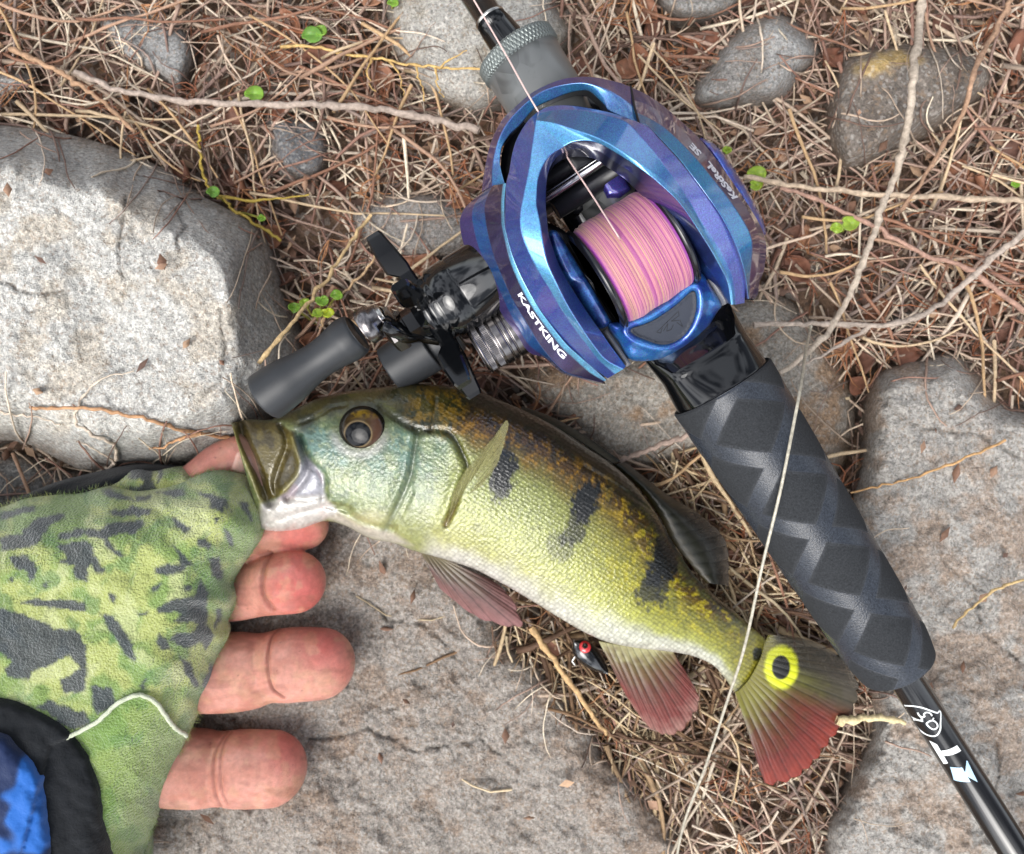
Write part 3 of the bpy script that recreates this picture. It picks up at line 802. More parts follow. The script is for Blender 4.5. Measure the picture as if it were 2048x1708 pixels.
# colours, laid out on the flank itself
def fish_paint(px, py, v, u):
    n1 = fbm(px / 34, py / 34, 12, 5); n2 = fbm(px / 9, py / 9, 15, 3); n3 = fbm(px / 90, py / 90, 18, 3)
    vv = v + (n1 - .5) * .10
    front = [(0, (222, 218, 208)), (.06, (218, 214, 196)), (.14, (188, 186, 118)), (.26, (172, 176, 84)), (.45, (160, 168, 92)), (.62, (144, 150, 74)), (.72, (122, 104, 38)), (.80, (98, 66, 14)), (.88, (50, 38, 12)), (.97, (30, 28, 14)), (1, (20, 22, 14))]
    rear = [(0, (224, 224, 210)), (.13, (214, 214, 192)), (.23, (190, 192, 84)), (.36, (172, 170, 36)), (.55, (154, 146, 26)), (.72, (124, 100, 20)), (.82, (90, 66, 14)), (.91, (36, 34, 14)), (1, (22, 24, 14))]
    def ramp(st, x):
        k = np.array([a for a, _ in st]); c = np.array([lin(b) for _, b in st])
        return np.stack([np.interp(x, k, c[:, i]) for i in range(3)], -1)
    w = sstep(.50, .78, u)
    c = ramp(front, vv) * (1 - w[..., None]) + ramp(rear, vv) * w[..., None]
    # golden mottling of the back, yellow flecks of the rear flank
    c = mixc(c, lin((176, 128, 22)), sstep(.5, .66, n2) * sstep(.66, .78, vv) * sstep(.93, .82, vv) * .75)
    c = mixc(c, lin((30, 36, 14)), sstep(.56, .7, fbm(px / 14, py / 14, 31)) * sstep(.70, .82, vv) * .6)
    c = mixc(c, lin((214, 200, 30)), sstep(.50, .64, n2) * sstep(.56, .8, u) * sstep(.3, .42, vv) * sstep(.95, .8, vv) * .7)
    c = mixc(c, lin((96, 104, 30)), sstep(.5, .64, fbm(px / 22, py / 22, 44)) * sstep(.62, .82, u) * sstep(.28, .45, vv) * .55)
    # black bars of the flank
    def bar(cx, cy, rx, ry, ang, amt, seed):
        ca, sa = math.cos(ang), math.sin(ang)
        dx, dy = px - cx, py - cy
        q = np.sqrt(((dx * ca + dy * sa) / rx) ** 2 + ((-dx * sa + dy * ca) / ry) ** 2)
        return sstep(1.1, .75, q + (fbm(px / 9, py / 9, seed, 4) - .5) * 1.2) * amt
    for b in ((1008, 942, 27, 50, .2, 1, 51), (1000, 978, 20, 26, .2, .9, 52), (1172, 1004, 28, 46, .35, 1, 53), (1148, 1058, 24, 40, .4, .8, 54), (1120, 1095, 30, 30, .4, .45, 59), (1328, 1122, 32, 60, .3, 1, 55), (1304, 1180, 34, 40, .3, .85, 56), (1350, 1070, 20, 30, .3, .9, 57), (1060, 900, 16, 16, 0, .4, 60), (955, 1055, 10, 14, 0, .25, 58)):
        c = mixc(c, lin((12, 15, 12)), bar(*b))
    # head: olive crown, blue-green cheek, pale throat
    head = sstep(930, 880, px + (py - 900) * .25)
    hb = mixc(np.broadcast_to(lin((150, 162, 104)), c.shape), lin((118, 140, 92)), sstep(.4, .6, n1))
    hb = mixc(hb, lin((118, 156, 148)), sstep(0, 1, 1.15 - np.hypot((px - 650) / 75, (py - 880) / 60) + (n1 - .5) * 1.2) * .85)
    hb = mixc(hb, lin((108, 148, 136)), sstep(0, 1, 1.1 - np.hypot((px - 800) / 95, (py - 905) / 50) + (n1 - .5) * 1.6) * .75)
    hb = mixc(hb, lin((132, 158, 122)), sstep(0, 1, 1.1 - np.hypot((px - 880) / 60, (py - 900) / 60) + (n2 - .5) * 1.2) * .6)
    hb = mixc(hb, lin((78, 102, 72)), sstep(.48, .66, n2) * .6)
    hb = mixc(hb, lin((190, 200, 150)), sstep(.60, .74, fbm(px / 6, py / 6, 81, 2)) * .5)
    hb = mixc(hb, lin((186, 184, 112)), sstep(980, 1060, py + (n1 - .5) * 60) * .6)
    crown = sstep(-12, 26, -(py - np.interp(px, [460, 600, 690, 760, 830, 900, 960], [848, 866, 832, 818, 866, 874, 884])) + (n1 - .5) * 40)
    cr = mixc(np.broadcast_to(lin((84, 78, 26)), c.shape), lin((48, 52, 18)), sstep(.42, .6, n1))
    cr = mixc(cr, lin((156, 122, 28)), sstep(790, 850, px) * sstep(.42, .6, n2) * .8)
    hb = mixc(hb, cr, crown)
    hb = mixc(hb, lin((40, 44, 14)), np.exp(-(pdist(px, py, z2([(1000, 230), (1100, 310), (1200, 360), (1290, 378)])) / 9) ** 2) * .85)
    hb = mixc(hb, lin((52, 52, 16)), np.exp(-(pdist(px, py, z2([(1340, 140), (1335, 260), (1310, 370)])) / 7) ** 2) * .6)
    hb = mixc(hb, lin((96, 92, 40)), np.exp(-(np.hypot(px - 724, py - 852) / 62) ** 6) * .7)
    hb = mixc(hb, lin((196, 196, 188)), np.exp(-((np.hypot((px - 718), (py - 858)) - 52) / 9) ** 2) * sstep(850, 885, py) * .75)
    c = mixc(c, hb * .88, head)
    # gill cover slits
    c = mixc(c, lin((54, 56, 26)), np.exp(-(pdist(px, py, catmull(OPR[2:6], 30)) / 5) ** 2) * .85)
    c = mixc(c, lin((96, 110, 84)), np.exp(-(pdist(px, py, catmull(PRE, 30)) / 6) ** 2) * .6)
    c = mixc(c, lin((120, 84, 34)), np.exp(-(pdist(px, py, catmull(OPR[7:], 30)) / 6) ** 2) * .85)
    # throat and jaw
    th_ = sdist(px, py, z2([(640, 830), (720, 870), (860, 950), (1080, 1010), (1200, 1090), (1070, 1080), (900, 1040), (680, 930)]))
    c = mixc(c, lin((214, 204, 190)), sstep(-6, 8, th_) * .85)
    c = mixc(c, lin((206, 198, 150)), sstep(0, 1, 1 - np.hypot((px - 740) / 60, (py - 1035) / 26)) * .7)
    mem = sdist(px, py, z2([(455, 390), (520, 520), (640, 650), (650, 790), (520, 830), (330, 830), (400, 740), (480, 650)]))
    c = mixc(c, lin((186, 184, 194)), sstep(-5, 5, mem) * .95)
    c = mixc(c, lin((206, 176, 182)), sstep(-5, 10, mem) * sstep(.48, .62, n1) * .5)
    jaw = sdist(px, py, z2([(250, 830), (430, 790), (640, 775), (735, 880), (600, 960), (450, 1010), (240, 1030)]))
    c = mixc(c, lin((218, 212, 204)), sstep(-6, 6, jaw))
    c = mixc(c, lin((196, 160, 150)), sstep(-5, 10, jaw) * sstep(.52, .66, n1) * .5)
    mx = sdist(px, py, z2([(60, 300), (360, 320), (460, 390), (505, 560), (490, 660), (420, 760), (340, 800), (250, 830), (170, 640), (60, 380)]))
    mc = mixc(np.broadcast_to(lin((112, 98, 44)), c.shape), lin((78, 66, 28)), sstep(.45, .6, fbm(px / 20, py / 40, 61)))
    mc = mixc(mc, lin((158, 150, 72)), np.exp(-(pdist(px, py, catmull(LIP, 30)) / 10) ** 2) * .8)
    mc = mixc(mc, lin((64, 54, 22)), np.exp(-(pdist(px, py, catmull([(p[0] + 22, p[1] - 4) for p in LIP], 30)) / 10) ** 2) * .7)
    mc = mixc(mc, lin((150, 140, 64)), np.exp(-(pdist(px, py, catmull(MAX2, 30)) / 7) ** 2) * .6)
    c = mixc(c, mc, sstep(-4, 5, mx))
    # spot before the tail and lighter root of the caudal fin
    c = mixc(c, lin((150, 142, 44)), sstep(.90, .97, u) * .75)
    q = np.hypot((px - 1515) / 13, (py - 1308) / 15) + (n2 - .5) * .8
    c = mixc(c, lin((18, 22, 14)), sstep(1.1, .7, q) * .95)
    return c
fcol = fish_paint(fpx, fpy, fv, fu) * (.42 + .38 * fbm(fpx / 6, fpy / 6, 201, 3) + .10 * sstep(.2, .05, fv))[..., None]
# the hidden flank
fish = thing('fish', 'small peacock bass with three dark bars held by its jaw, lying on rock', 'fish', P(1000, 1000, 0.013))

def fish_mat(scales=True):
    m, nt, b = new_mat('fish_skin')
    L = nt.links.new
    a = N(nt, 'ShaderNodeVertexColor', layer_name='Col')
    at = N(nt, 'ShaderNodeAttribute', attribute_name='pos2')
    mp = N(nt, 'ShaderNodeMapping'); mp.inputs['Rotation'].default_value = (0, 0, math.radians(-38)); mp.inputs['Scale'].default_value = (1.0, 1.25, 1)
    L(at.outputs['Vector'], mp.inputs['Vector'])
    vo = N(nt, 'ShaderNodeTexVoronoi', Scale=11.5, Randomness=0.35)             # one scale is about 9 px
    L(mp.outputs[0], vo.inputs['Vector'])
    sx = N(nt, 'ShaderNodeSeparateXYZ'); L(at.outputs['Vector'], sx.inputs[0])
    mk = N(nt, 'ShaderNodeMapRange'); mk.inputs[1].default_value = 8.2; mk.inputs[2].default_value = 9.4; mk.inputs[3].default_value = 0.25; mk.inputs[4].default_value = 1.0
    L(sx.outputs[0], mk.inputs[0])
    # each scale has a slightly different tone
    bw = N(nt, 'ShaderNodeRGBToBW'); L(vo.outputs['Color'], bw.inputs[0])
    vr = N(nt, 'ShaderNodeMapRange'); vr.inputs[3].default_value = 0.86; vr.inputs[4].default_value = 1.16
    L(bw.outputs[0], vr.inputs[0])
    ed = N(nt, 'ShaderNodeMapRange'); ed.inputs[1].default_value = 0.30; ed.inputs[2].default_value = 0.62; ed.inputs[3].default_value = 1.06; ed.inputs[4].default_value = 0.76
    L(vo.outputs['Distance'], ed.inputs[0])
    m1 = N(nt, 'ShaderNodeMixRGB', blend_type='MULTIPLY'); L(mk.outputs[0], m1.inputs[0]); L(a.outputs['Color'], m1.inputs[1]); L(vr.outputs[0], m1.inputs[2])
    m2 = N(nt, 'ShaderNodeMixRGB', blend_type='MULTIPLY'); L(mk.outputs[0], m2.inputs[0]); L(m1.outputs[0], m2.inputs[1]); L(ed.outputs[0], m2.inputs[2])
    L(m2.outputs[0], b.inputs['Base Color'])
    b.inputs['Roughness'].default_value = 0.38
    b.inputs['Specular IOR Level'].default_value = 0.55
    b.inputs['Metallic'].default_value = 0.12
    b.inputs['Coat Weight'].default_value = 1.0
    b.inputs['Coat Roughness'].default_value = 0.03; b.inputs['Coat IOR'].default_value = 1.45
    b.inputs['Subsurface Weight'].default_value = 0.0
    b.inputs['Subsurface Radius'].default_value = (1, .6, .4); b.inputs['Subsurface Scale'].default_value = 0.0012
    iv = N(nt, 'ShaderNodeMath', operation='MULTIPLY'); iv.inputs[1].default_value = -1.0
    L(vo.outputs['Distance'], iv.inputs[0])
    hm = N(nt, 'ShaderNodeMath', operation='MULTIPLY'); L(iv.outputs[0], hm.inputs[0]); L(mk.outputs[0], hm.inputs[1])
    bp = N(nt, 'ShaderNodeBump', Strength=0.45, Distance=0.0006); L(hm.outputs[0], bp.inputs['Height'])
    no = N(nt, 'ShaderNodeTexNoise', Scale=14.0, Detail=3.0); L(at.outputs['Vector'], no.inputs['Vector'])
    b2 = N(nt, 'ShaderNodeBump', Strength=0.25, Distance=0.0007); L(no.outputs['Fac'], b2.inputs['Height']); L(bp.outputs[0], b2.inputs['Normal'])
    L(b2.outputs[0], b.inputs['Normal']); 
    b3 = N(nt, 'ShaderNodeBump', Strength=0.35, Distance=0.0010); L(no.outputs['Fac'], b3.inputs['Height'])
    L(b3.outputs[0], b.inputs['Coat Normal'])
    return m
M_fish = fish_mat()
fvv = PV(fpx, fpy, fz).reshape(-1, 3)
ff = gridf(NS, NT, True).tolist()
# mouth: the rim turns inward into the throat
rim = fvv[:NT]; cen = rim.mean(0)
extra = []
for k, (sc, dx) in enumerate(((.90, .0006), (.72, .004), (.45, .010), (.1, .014))):
    r = cen + (rim - cen) * sc; r[:, 0] += dx; extra.append(r)
base = len(fvv)
fvv2 = np.vstack([fvv] + extra)
prev = np.arange(NT)
for k in range(4):
    cur = base + k * NT + np.arange(NT)
    for i in range(NT):
        j = (i + 1) % NT
        ff.append([int(prev[i]), int(prev[j]), int(cur[j]), int(cur[i])])
    prev = cur
ff.append([int(i) for i in prev])
ff.append([int(i) for i in np.arange((NS - 1) * NT, NS * NT)])
fc2 = np.vstack([fcol.reshape(-1, 3)] + [np.broadcast_to(lin((150, 112, 96)) * (1 - .2 * k), (NT, 3)) for k in range(4)])
fuv = np.vstack([np.stack([fpx, fpy], -1).reshape(-1, 2) / 100.0, np.zeros((4 * NT, 2))])
mesh_obj('body', fvv2, ff, M_fish, fish, fc2, fuv)

def fish_z(x, y):
    k = (ss_ > -0.02)
    d = (fpx[:, k] - x) ** 2 + (fpy[:, k] - y) ** 2
    i = np.unravel_index(np.argmin(d), d.shape)
    return fz[:, k][i]

# eye
M_eye = vcol('fish_eye', 0.08, coat=0.0, spec=0.22)
def fish_eye():
    n, m = 60, 72
    r = np.linspace(0, 1, n)[:, None]; t = np.linspace(0, 2 * math.pi, m, endpoint=False)[None]
    R = 47.0
    px = 725 + R * r * np.cos(t); py = 857 + R * .97 * r * np.sin(t)
    z0 = fish_z(725, 857) - 0.0006
    z = z0 + 0.0032 * np.sqrt(np.clip(1 - r ** 2 * .98, 0, 1)) + 0 * t
    c = np.broadcast_to(lin((58, 46, 28)), px.shape + (3,))
    nn = fbm(px / 8, py / 8, 71)
    c = mixc(c, lin((74, 52, 42)), sstep(-6, 22, px - 733) * .9)
    c = mixc(c, lin((112, 90, 30)), sstep(8, 26, 850 - py) * sstep(.35, .6, nn) * .9)
    c = mixc(c, lin((26, 22, 18)), sstep(8, 30, 722 - px) * .5)
    d = np.hypot((px - 716) / 1.05, py - 868)
    c = mixc(c, lin((112, 96, 70)), np.exp(-((d - 26) / 1.8) ** 2) * .85)
    c = mixc(c, lin((8, 10, 14)), sstep(25.5, 23.5, d))
    c = mixc(c, lin((22, 20, 16)), sstep(.78, .88, r + 0 * t))
    mesh_obj('eye', PV(px, py, z).reshape(-1, 3), gridf(n, m, True), M_eye, fish, c.reshape(-1, 3))
fish_eye()

# fins: rays run from the base line to the outer edge
def fin_mat():
    m, nt, b = new_mat('fish_fin')
    L = nt.links.new
    a = N(nt, 'ShaderNodeVertexColor', layer_name='Col')
    L(a.outputs['Color'], b.inputs['Base Color'])
    L(a.outputs['Alpha'], b.inputs['Alpha'])
    b.inputs['Roughness'].default_value = 0.42
    b.inputs['Coat Weight'].default_value = 0.15; b.inputs['Coat Roughness'].default_value = 0.15; b.inputs['Specular IOR Level'].default_value = 0.35
    return m
M_fin = fin_mat()
def fin(name, basel, edge, z0, z1, rays, colf, amp=0.5, n=70, m=170, lift=0.0, alpha=None, thick=.0003, label=None):
    b = catmull(basel, m); e = catmull(edge, m)
    r = np.linspace(0, 1, n)[:, None]; t = np.linspace(0, 1, m)[None]
    fray = 1 + (-.018 + .03 * np.abs(np.sin(t * rays * math.pi)) + .03 * (fbm(t * 40, t * 0 + 3, 5) - .5)) * (r > .9) * (r - .9) * 10
    px = b[None, :, 0] + (e[None, :, 0] - b[None, :, 0]) * r * fray; py = b[None, :, 1] + (e[None, :, 1] - b[None, :, 1]) * r * fray
    tw = t * rays + .35 * (fbm(t * 9, r * 2, 33) - .5)
    wv = np.abs(np.sin(tw * math.pi)); w2 = np.abs(np.sin(tw * 3 * math.pi))
    wv = wv * (1 - .5 * sstep(.35, .8, r)) + w2 * .5 * sstep(.35, .8, r)
    z = (z0 + (z1 - z0) * r) + lift * np.sin(r * math.pi) + amp * MM * (wv - .5) * np.minimum(1, r * 2.2) + .0009 * np.sin(t * 5 + r * 2) * r
    c = colf(px, py, r + 0 * t, t + 0 * r)
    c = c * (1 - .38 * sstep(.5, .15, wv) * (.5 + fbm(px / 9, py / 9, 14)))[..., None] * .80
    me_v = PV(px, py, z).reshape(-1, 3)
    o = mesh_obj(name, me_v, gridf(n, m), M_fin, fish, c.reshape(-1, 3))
    if alpha is not None:
        al = alpha(r + 0 * t, t + 0 * r) * np.ones((n, m))
        al = np.clip(al + .16 * (wv < .3), 0, 1)
        at = o.data.color_attributes['Col']
        d = np.ones((n * m, 4)); d[:, :3] = c.reshape(-1, 3); d[:, 3] = al.ravel()
        at.data.foreach_set('color', d.ravel())
    md = o.modifiers.new('thickness', 'SOLIDIFY'); md.thickness = thick
    if label: o['label'] = label
    return o
def grad(stops):
    def fn(px, py, r, t):
        k = np.array([a for a, _ in stops]); c = np.array([lin(b) for _, b in stops])
        x = np.clip(r + (fbm(px / 12, py / 12, 8) - .5) * .25, 0, 1)
        return np.stack([np.interp(x, k, c[:, i]) for i in range(3)], -1) * (0.8 + .4 * fbm(px / 5, py / 5, 4))[..., None]
    return fn
def tailcol(px, py, r, t):
    lower = grad([(0, (150, 152, 62)), (.25, (124, 112, 44)), (.45, (104, 66, 38)), (.75, (124, 48, 38)), (1, (160, 62, 46))])(px, py, r, t)
    mid_ = grad([(0, (170, 172, 56)), (.4, (108, 106, 48)), (.75, (84, 78, 56)), (1, (96, 88, 76))])(px, py, r, t)
    upper = grad([(0, (84, 80, 46)), (.35, (78, 74, 62)), (1, (100, 94, 84))])(px, py, r, t)
    w1 = sstep(.38, .54, t); w2 = sstep(.54, .66, t)
    c = lower * (1 - w1[..., None]) + mid_ * w1[..., None]
    c = c * (1 - w2[..., None]) + upper * w2[..., None]
    c = c * .74
    d = np.hypot((px - 1562) / 19, (py - 1335) / 25)
    c = mixc(c, lin((122, 116, 36)), sstep(.34, .06, r) * .95)
    c = mixc(c, lin((224, 230, 40)), sstep(2.0, 1.5, d + .3 * (fbm(px / 9, py / 9, 3) - .5)))
    c = mixc(c, lin((10, 12, 12)), sstep(1.05, .88, d))
    return c
ztl = FZC[-1]
fin('tail_fin', [(1470, 1384), (1480, 1378), (1500, 1355), (1520, 1318), (1528, 1290), (1536, 1270)],
    [(1530, 1568), (1580, 1560), (1625, 1525), (1660, 1478), (1690, 1445), (1716, 1385), (1700, 1335), (1640, 1288), (1575, 1270)],
    ztl + .0027, ztl + .001, 17, tailcol, .18, 100, 260, .002, lambda r, t: .96 - (.50 + .12 * r) * sstep(.55, .70, t))
fin('anal_fin', [(1197, 1282), (1240, 1290), (1290, 1296), (1345, 1302)], [(1262, 1408), (1300, 1455), (1350, 1468), (1386, 1430), (1397, 1394), (1370, 1340)],
    .020, .016, 11, grad([(0, (170, 166, 118)), (.2, (108, 92, 56)), (.5, (98, 58, 46)), (.8, (116, 52, 46)), (1, (146, 104, 94))]), .3, 70, 160, .001)
fin('pelvic_fin', [(840, 1102), (858, 1108), (875, 1114), (893, 1120)], [(880, 1178), (955, 1234), (1038, 1254), (1036, 1226), (1018, 1190), (985, 1160)],
    .0225, .018, 7, grad([(0, (124, 114, 88)), (.3, (96, 82, 68)), (.6, (104, 78, 74)), (1, (140, 98, 96))]), .3, 70, 120, .0025)
fin('pectoral_fin', [(893, 1050), (901, 1030), (911, 1012), (926, 998)], [(906, 986), (930, 945), (962, 905), (995, 866), (1017, 838), (1008, 886), (994, 928), (964, 970)],
    fish_z(897, 1040) + .0004, fish_z(985, 900) + .0006, 9, grad([(0, (150, 140, 84)), (.5, (168, 164, 104)), (1, (180, 174, 120))]), .16, 60, 120, .0016,
    lambda r, t: .44 - .16 * r)
fin('dorsal_fin', [(1040, 820), (1100, 848), (1160, 884), (1226, 928)], [(1044, 814), (1108, 838), (1172, 874), (1240, 922)],
    FZ0 - .001, FZ0 - .004, 14, grad([(0, (40, 44, 30)), (1, (30, 36, 38))]), .3, 16, 140)
fin('rear_dorsal_fin', [(1226, 928), (1278, 974), (1318, 1030), (1350, 1090), (1412, 1165)], [(1250, 926), (1336, 992), (1398, 1030), (1450, 1085), (1456, 1172)],
    .022, .016, 13, grad([(0, (70, 58, 20)), (.25, (34, 36, 26)), (.7, (44, 42, 38)), (1, (96, 88, 80))]), .25, 60, 160, .003, lambda r, t: .97 - .3 * r ** 2)

# ------------------------------------------------------------------ the lure lying by the belly
lure = thing('fishing_lure', 'tiny black fishing lure with a red eye under the belly', 'lure', P(1185, 1320, .008))
M_black = simple('black_gloss', (18, 19, 21), .12, coat=1.0)
M_steel = simple('steel', (176, 176, 172), .25, metal=1.0)
v, f = lathe(P(1148, 1283, .0155), P(1222, 1352, .013), [(0, .0004), (.0012, .0022), (.003, .0031), (.006, .0033), (.009, .0028), (.0125, .0016), (.0145, .0004)], 24)
mesh_obj('body', v, f, M_black, lure)
v, f = lathe(P(1170, 1294, .0183), P(1170, 1294, .0197), [(0, .0017), (.0005, .0017), (.0008, .0012), (.0009, .0005)], 24)
ey = mesh_obj('eye', v, f, simple('red_eye', (196, 40, 44), .25, coat=1.0), lure)
v, f = lathe(P(1170, 1292, .0195), P(1170, 1292, .0203), [(0, .0008), (.0005, .0008), (.0007, .0004)], 20)
mesh_obj('pupil', v, f, M_black, ey)
v, f = tube(PV(*np.array([(1150, 1330, .0140), (1144, 1322, .0147), (1150, 1312, .0150), (1165, 1310, .0150), (1178, 1318, .0145), (1184, 1330, .014)]).T), .00035, 8)
mesh_obj('hook', v, f, M_steel, lure)
# ------------------------------------------------------------------ the rod
ZR = 0.046                                     # height of the rod axis
EU = np.array([-0.531, -0.847]) / np.hypot(.531, .847)   # picture direction along the rod towards the tip
def rod_p(px, py, z=ZR): return np.array(PV(px, py, z))
RD = np.array(P(1442, 772, ZR)) ; RE = np.array(P(1797, 1334, ZR))
ax = (RE - RD) / np.linalg.norm(RE - RD)        # towards the butt
side = np.cross(ax, [0, 0, 1.0]); side /= np.linalg.norm(side)
PXM = F / (H - ZR)                              # pixels per metre at the axis
def ax_pt(s): return RD + ax * s                # s metres from the grip's front end
rod = thing('fishing_rod', 'black casting rod with a black foam grip lying across the rocks', 'fishing rod', ax_pt(.04) - np.array([0, 0, .013]))

M_eva = vcol('grip_foam', 0.75, spec=0.35, noise=(2200.0, 0.55, 1.6), bump=(2600.0, 0.35, 0.0003))
# roughness of the grooves is lower: they are smooth skin
nt = M_eva.node_tree; b = nt.nodes['Principled BSDF']
at = N(nt, 'ShaderNodeAttribute', attribute_name='pos2'); sx = N(nt, 'ShaderNodeSeparateXYZ'); nt.links.new(at.outputs['Vector'], sx.inputs[0])
mr = N(nt, 'ShaderNodeMapRange'); mr.inputs[3].default_value = .9; mr.inputs[4].default_value = .22; nt.links.new(sx.outputs[0], mr.inputs[0]); nt.links.new(mr.outputs[0], b.inputs['Roughness'])
LG = np.linalg.norm(RE - RD)
def grip():
    n, m = 420, 300
    s = np.linspace(0, LG, n)[:, None]; th = np.linspace(0, 2 * math.pi, m, endpoint=False)[None]
    r0 = np.interp(s, [0, LG * .93, LG], [.01395, .01105, .0108])
    # rounded shoulders
    e = np.minimum(s, LG - s); r = r0 - .0004 * np.clip(1 - e / .0006, 0, 1) ** 2
    r = r * np.where(s > LG - .0085, 1 - (.10 * ((s - LG + .0085) / .0085) ** 1.5), 1)
    Lp = .0205
    x = s / Lp + .18
    q = th / (2 * math.pi) * 3
    a = np.abs((x + q + .62) % 1 - .5); c = np.abs((x - q + .02) % 1 - .5)
    d = np.minimum(a, c) * Lp * .72
    wdt = .0018
    g = sstep(wdt + .0002, wdt - .0002, d)
    r = r - .00006 * g
    rim = np.exp(-((d - wdt - .0003) / .0003) ** 2)
    ring = np.cos(th)[..., None] * side + np.sin(th)[..., None] * np.array([0, 0, 1.0])
    v = RD + ax * s[..., None] + ring * r[..., None]
    col = np.broadcast_to(lin((38, 40, 43)), v.shape)
    col = mixc(col, lin((48, 52, 59)), g)  # bands lighter and bluish: sky reflection put into the colour
    col = mixc(col, lin((70, 72, 76)), rim * .15)
    f = gridf(n, m, True).tolist()
    f.append(list(range(m))[::-1]); f.append(list(range((n - 1) * m, n * m)))
    mesh_obj('grip', v.reshape(-1, 3), f, M_eva, rod, col.reshape(-1, 3), np.stack([g.ravel(), 0 * g.ravel()], -1))
grip()
M_blank = simple('rod_blank', (15, 15, 16), .22, coat=.6, spec=.5)
M_silver = simple('silver_trim', (196, 194, 188), .25, metal=1.0)
v, f = lathe(ax_pt(LG - .002), ax_pt(LG + .12), [(0, .0044), (.0024, .0044), (.0026, .0043), (.03, .0042), (.12, .0040)], 48)
mesh_obj('blank', v, f, M_blank, rod)
v, f = lathe(ax_pt(LG - .0002), ax_pt(LG + .01), [(0, .0043), (.0001, .0047), (.0008, .0047), (.001, .0043)], 48)
mesh_obj('trim_ring', v, f, M_silver, rod)

# printed marks on the butt blank: wrapped on the tube
M_print = simple('white_print', (222, 226, 226), .45)
def on_blank(px, py, R=.00435):
    """photo pixels on the tube -> point on its surface"""
    p = PV(px, py, ZR + .0035)
    rel = p - RD; s = rel @ ax; w = np.clip((rel @ side) / R, -.97, .97)
    return RD + ax * s[..., None] + side * (w * R)[..., None] + np.array([0, 0, 1.0]) * (R * np.sqrt(1 - w * w))[..., None]
def z7(p): return [(1700 + x / 5.885, 1340 + y / 5.885) for x, y in p]
def stroke(pts, w, n=60, closed=False):
    c = catmull(z7(pts), n, closed); t = np.gradient(c, axis=0)
    if closed: t = (np.roll(c, -1, 0) - np.roll(c, 1, 0))
    t /= np.linalg.norm(t, axis=1)[:, None] + 1e-9
    nrm = np.stack([-t[:, 1], t[:, 0]], -1) * w / 2
    a, bb = c + nrm, c - nrm
    v = np.stack([on_blank(a[:, 0], a[:, 1]), on_blank(c[:, 0], c[:, 1], .00437), on_blank(bb[:, 0], bb[:, 1])], 1).reshape(-1, 3)
    f = gridf(n, 3).tolist()
    if closed: f += [[(n - 1) * 3 + k, k, k + 1, (n - 1) * 3 + k + 1] for k in range(2)]
    return v, f, None
marks = [stroke([(1045, 470), (1010, 490), (920, 460), (830, 432), (750, 430), (700, 455), (692, 500), (725, 560), (780, 600), (840, 605), (850, 575), (835, 555), (825, 540)], 3.2, 90),
         stroke([(1045, 475), (1058, 500), (1045, 600), (1040, 690), (1000, 770), (930, 785), (860, 740), (810, 670), (800, 630), (825, 612), (865, 608)], 3.2, 90),
         stroke([(955, 580), (1000, 610), (1010, 655), (975, 690), (930, 670), (900, 630), (920, 595)], 3.0, 50, True),
         stroke([(870, 545), (860, 510), (885, 485), (925, 495), (945, 525)], 3.0, 30), stroke([(800, 505), (825, 545), (870, 550)], 2.6, 20),
         stroke([(953, 553), (966, 561)], 4.0, 8)]
v, f, _ = join(marks)
mesh_obj('logo_mark', v, f, M_print, rod)
def patch(poly, R=.00436):
    c = np.array(z7(poly)); n = 8
    u = np.linspace(0, 1, n)
    q = np.array([[(c[0] * (1 - a) + c[1] * a) * (1 - bb) + (c[3] * (1 - a) + c[2] * a) * bb for a in u] for bb in u])
    return on_blank(q[..., 0], q[..., 1], R).reshape(-1, 3), gridf(n, n), None
v, f, _ = join([patch([(965, 858), (1030, 880), (1165, 1105), (1140, 1140)]), patch([(1080, 955), (1240, 868), (1290, 935), (1110, 1020)])])
mesh_obj('lettering', v, f, M_print, rod)
v, f, _ = join([patch([(1350, 1050), (1362, 1052), (1480, 1300), (1330, 1220)]), patch([(1190, 1150), (1300, 1130), (1400, 1300), (1260, 1330)])])
mesh_obj('lettering', v, f, simple('pale_blue_print', (176, 208, 232), .45), rod)

# reel seat behind the reel: glossy black saddle
M_gloss = simple('black_gloss_seat', (9, 10, 12), .06, coat=.25, spec=.5)
def seat():
    n, m = 90, 72
    s = np.linspace(-.085, .0006, n)[:, None]; th = np.linspace(0, 2 * math.pi, m, endpoint=False)[None]
    r = np.interp(s, [-.085, -.03, -.016, -.008, 0], [.0105, .0118, .0128, .0120, .0126])
    dip = np.exp(-((s + .010) / .0075) ** 2) * np.clip(np.sin(th), 0, 1) ** 2            # thumb saddle
    zz = np.sin(th) * r * (1 - .34 * dip)
    zz = np.where(zz > 0, zz * np.interp(s, [-.085, -.026, -.015, -.009], [.3, .3, .45, 1]), zz)
    xx = np.cos(th) * r * (1 + .02 * np.cos(2 * th))
    v = RD + ax * s[..., None] + side * xx[..., None] + np.array([0, 0, 1.0]) * zz[..., None]
    f = gridf(n, m, True).tolist(); f.append(list(range(m))[::-1]); f.append(list(range((n - 1) * m, n * m)))
    mesh_obj('reel_seat', v.reshape(-1, 3), f, M_gloss, rod)
seat()
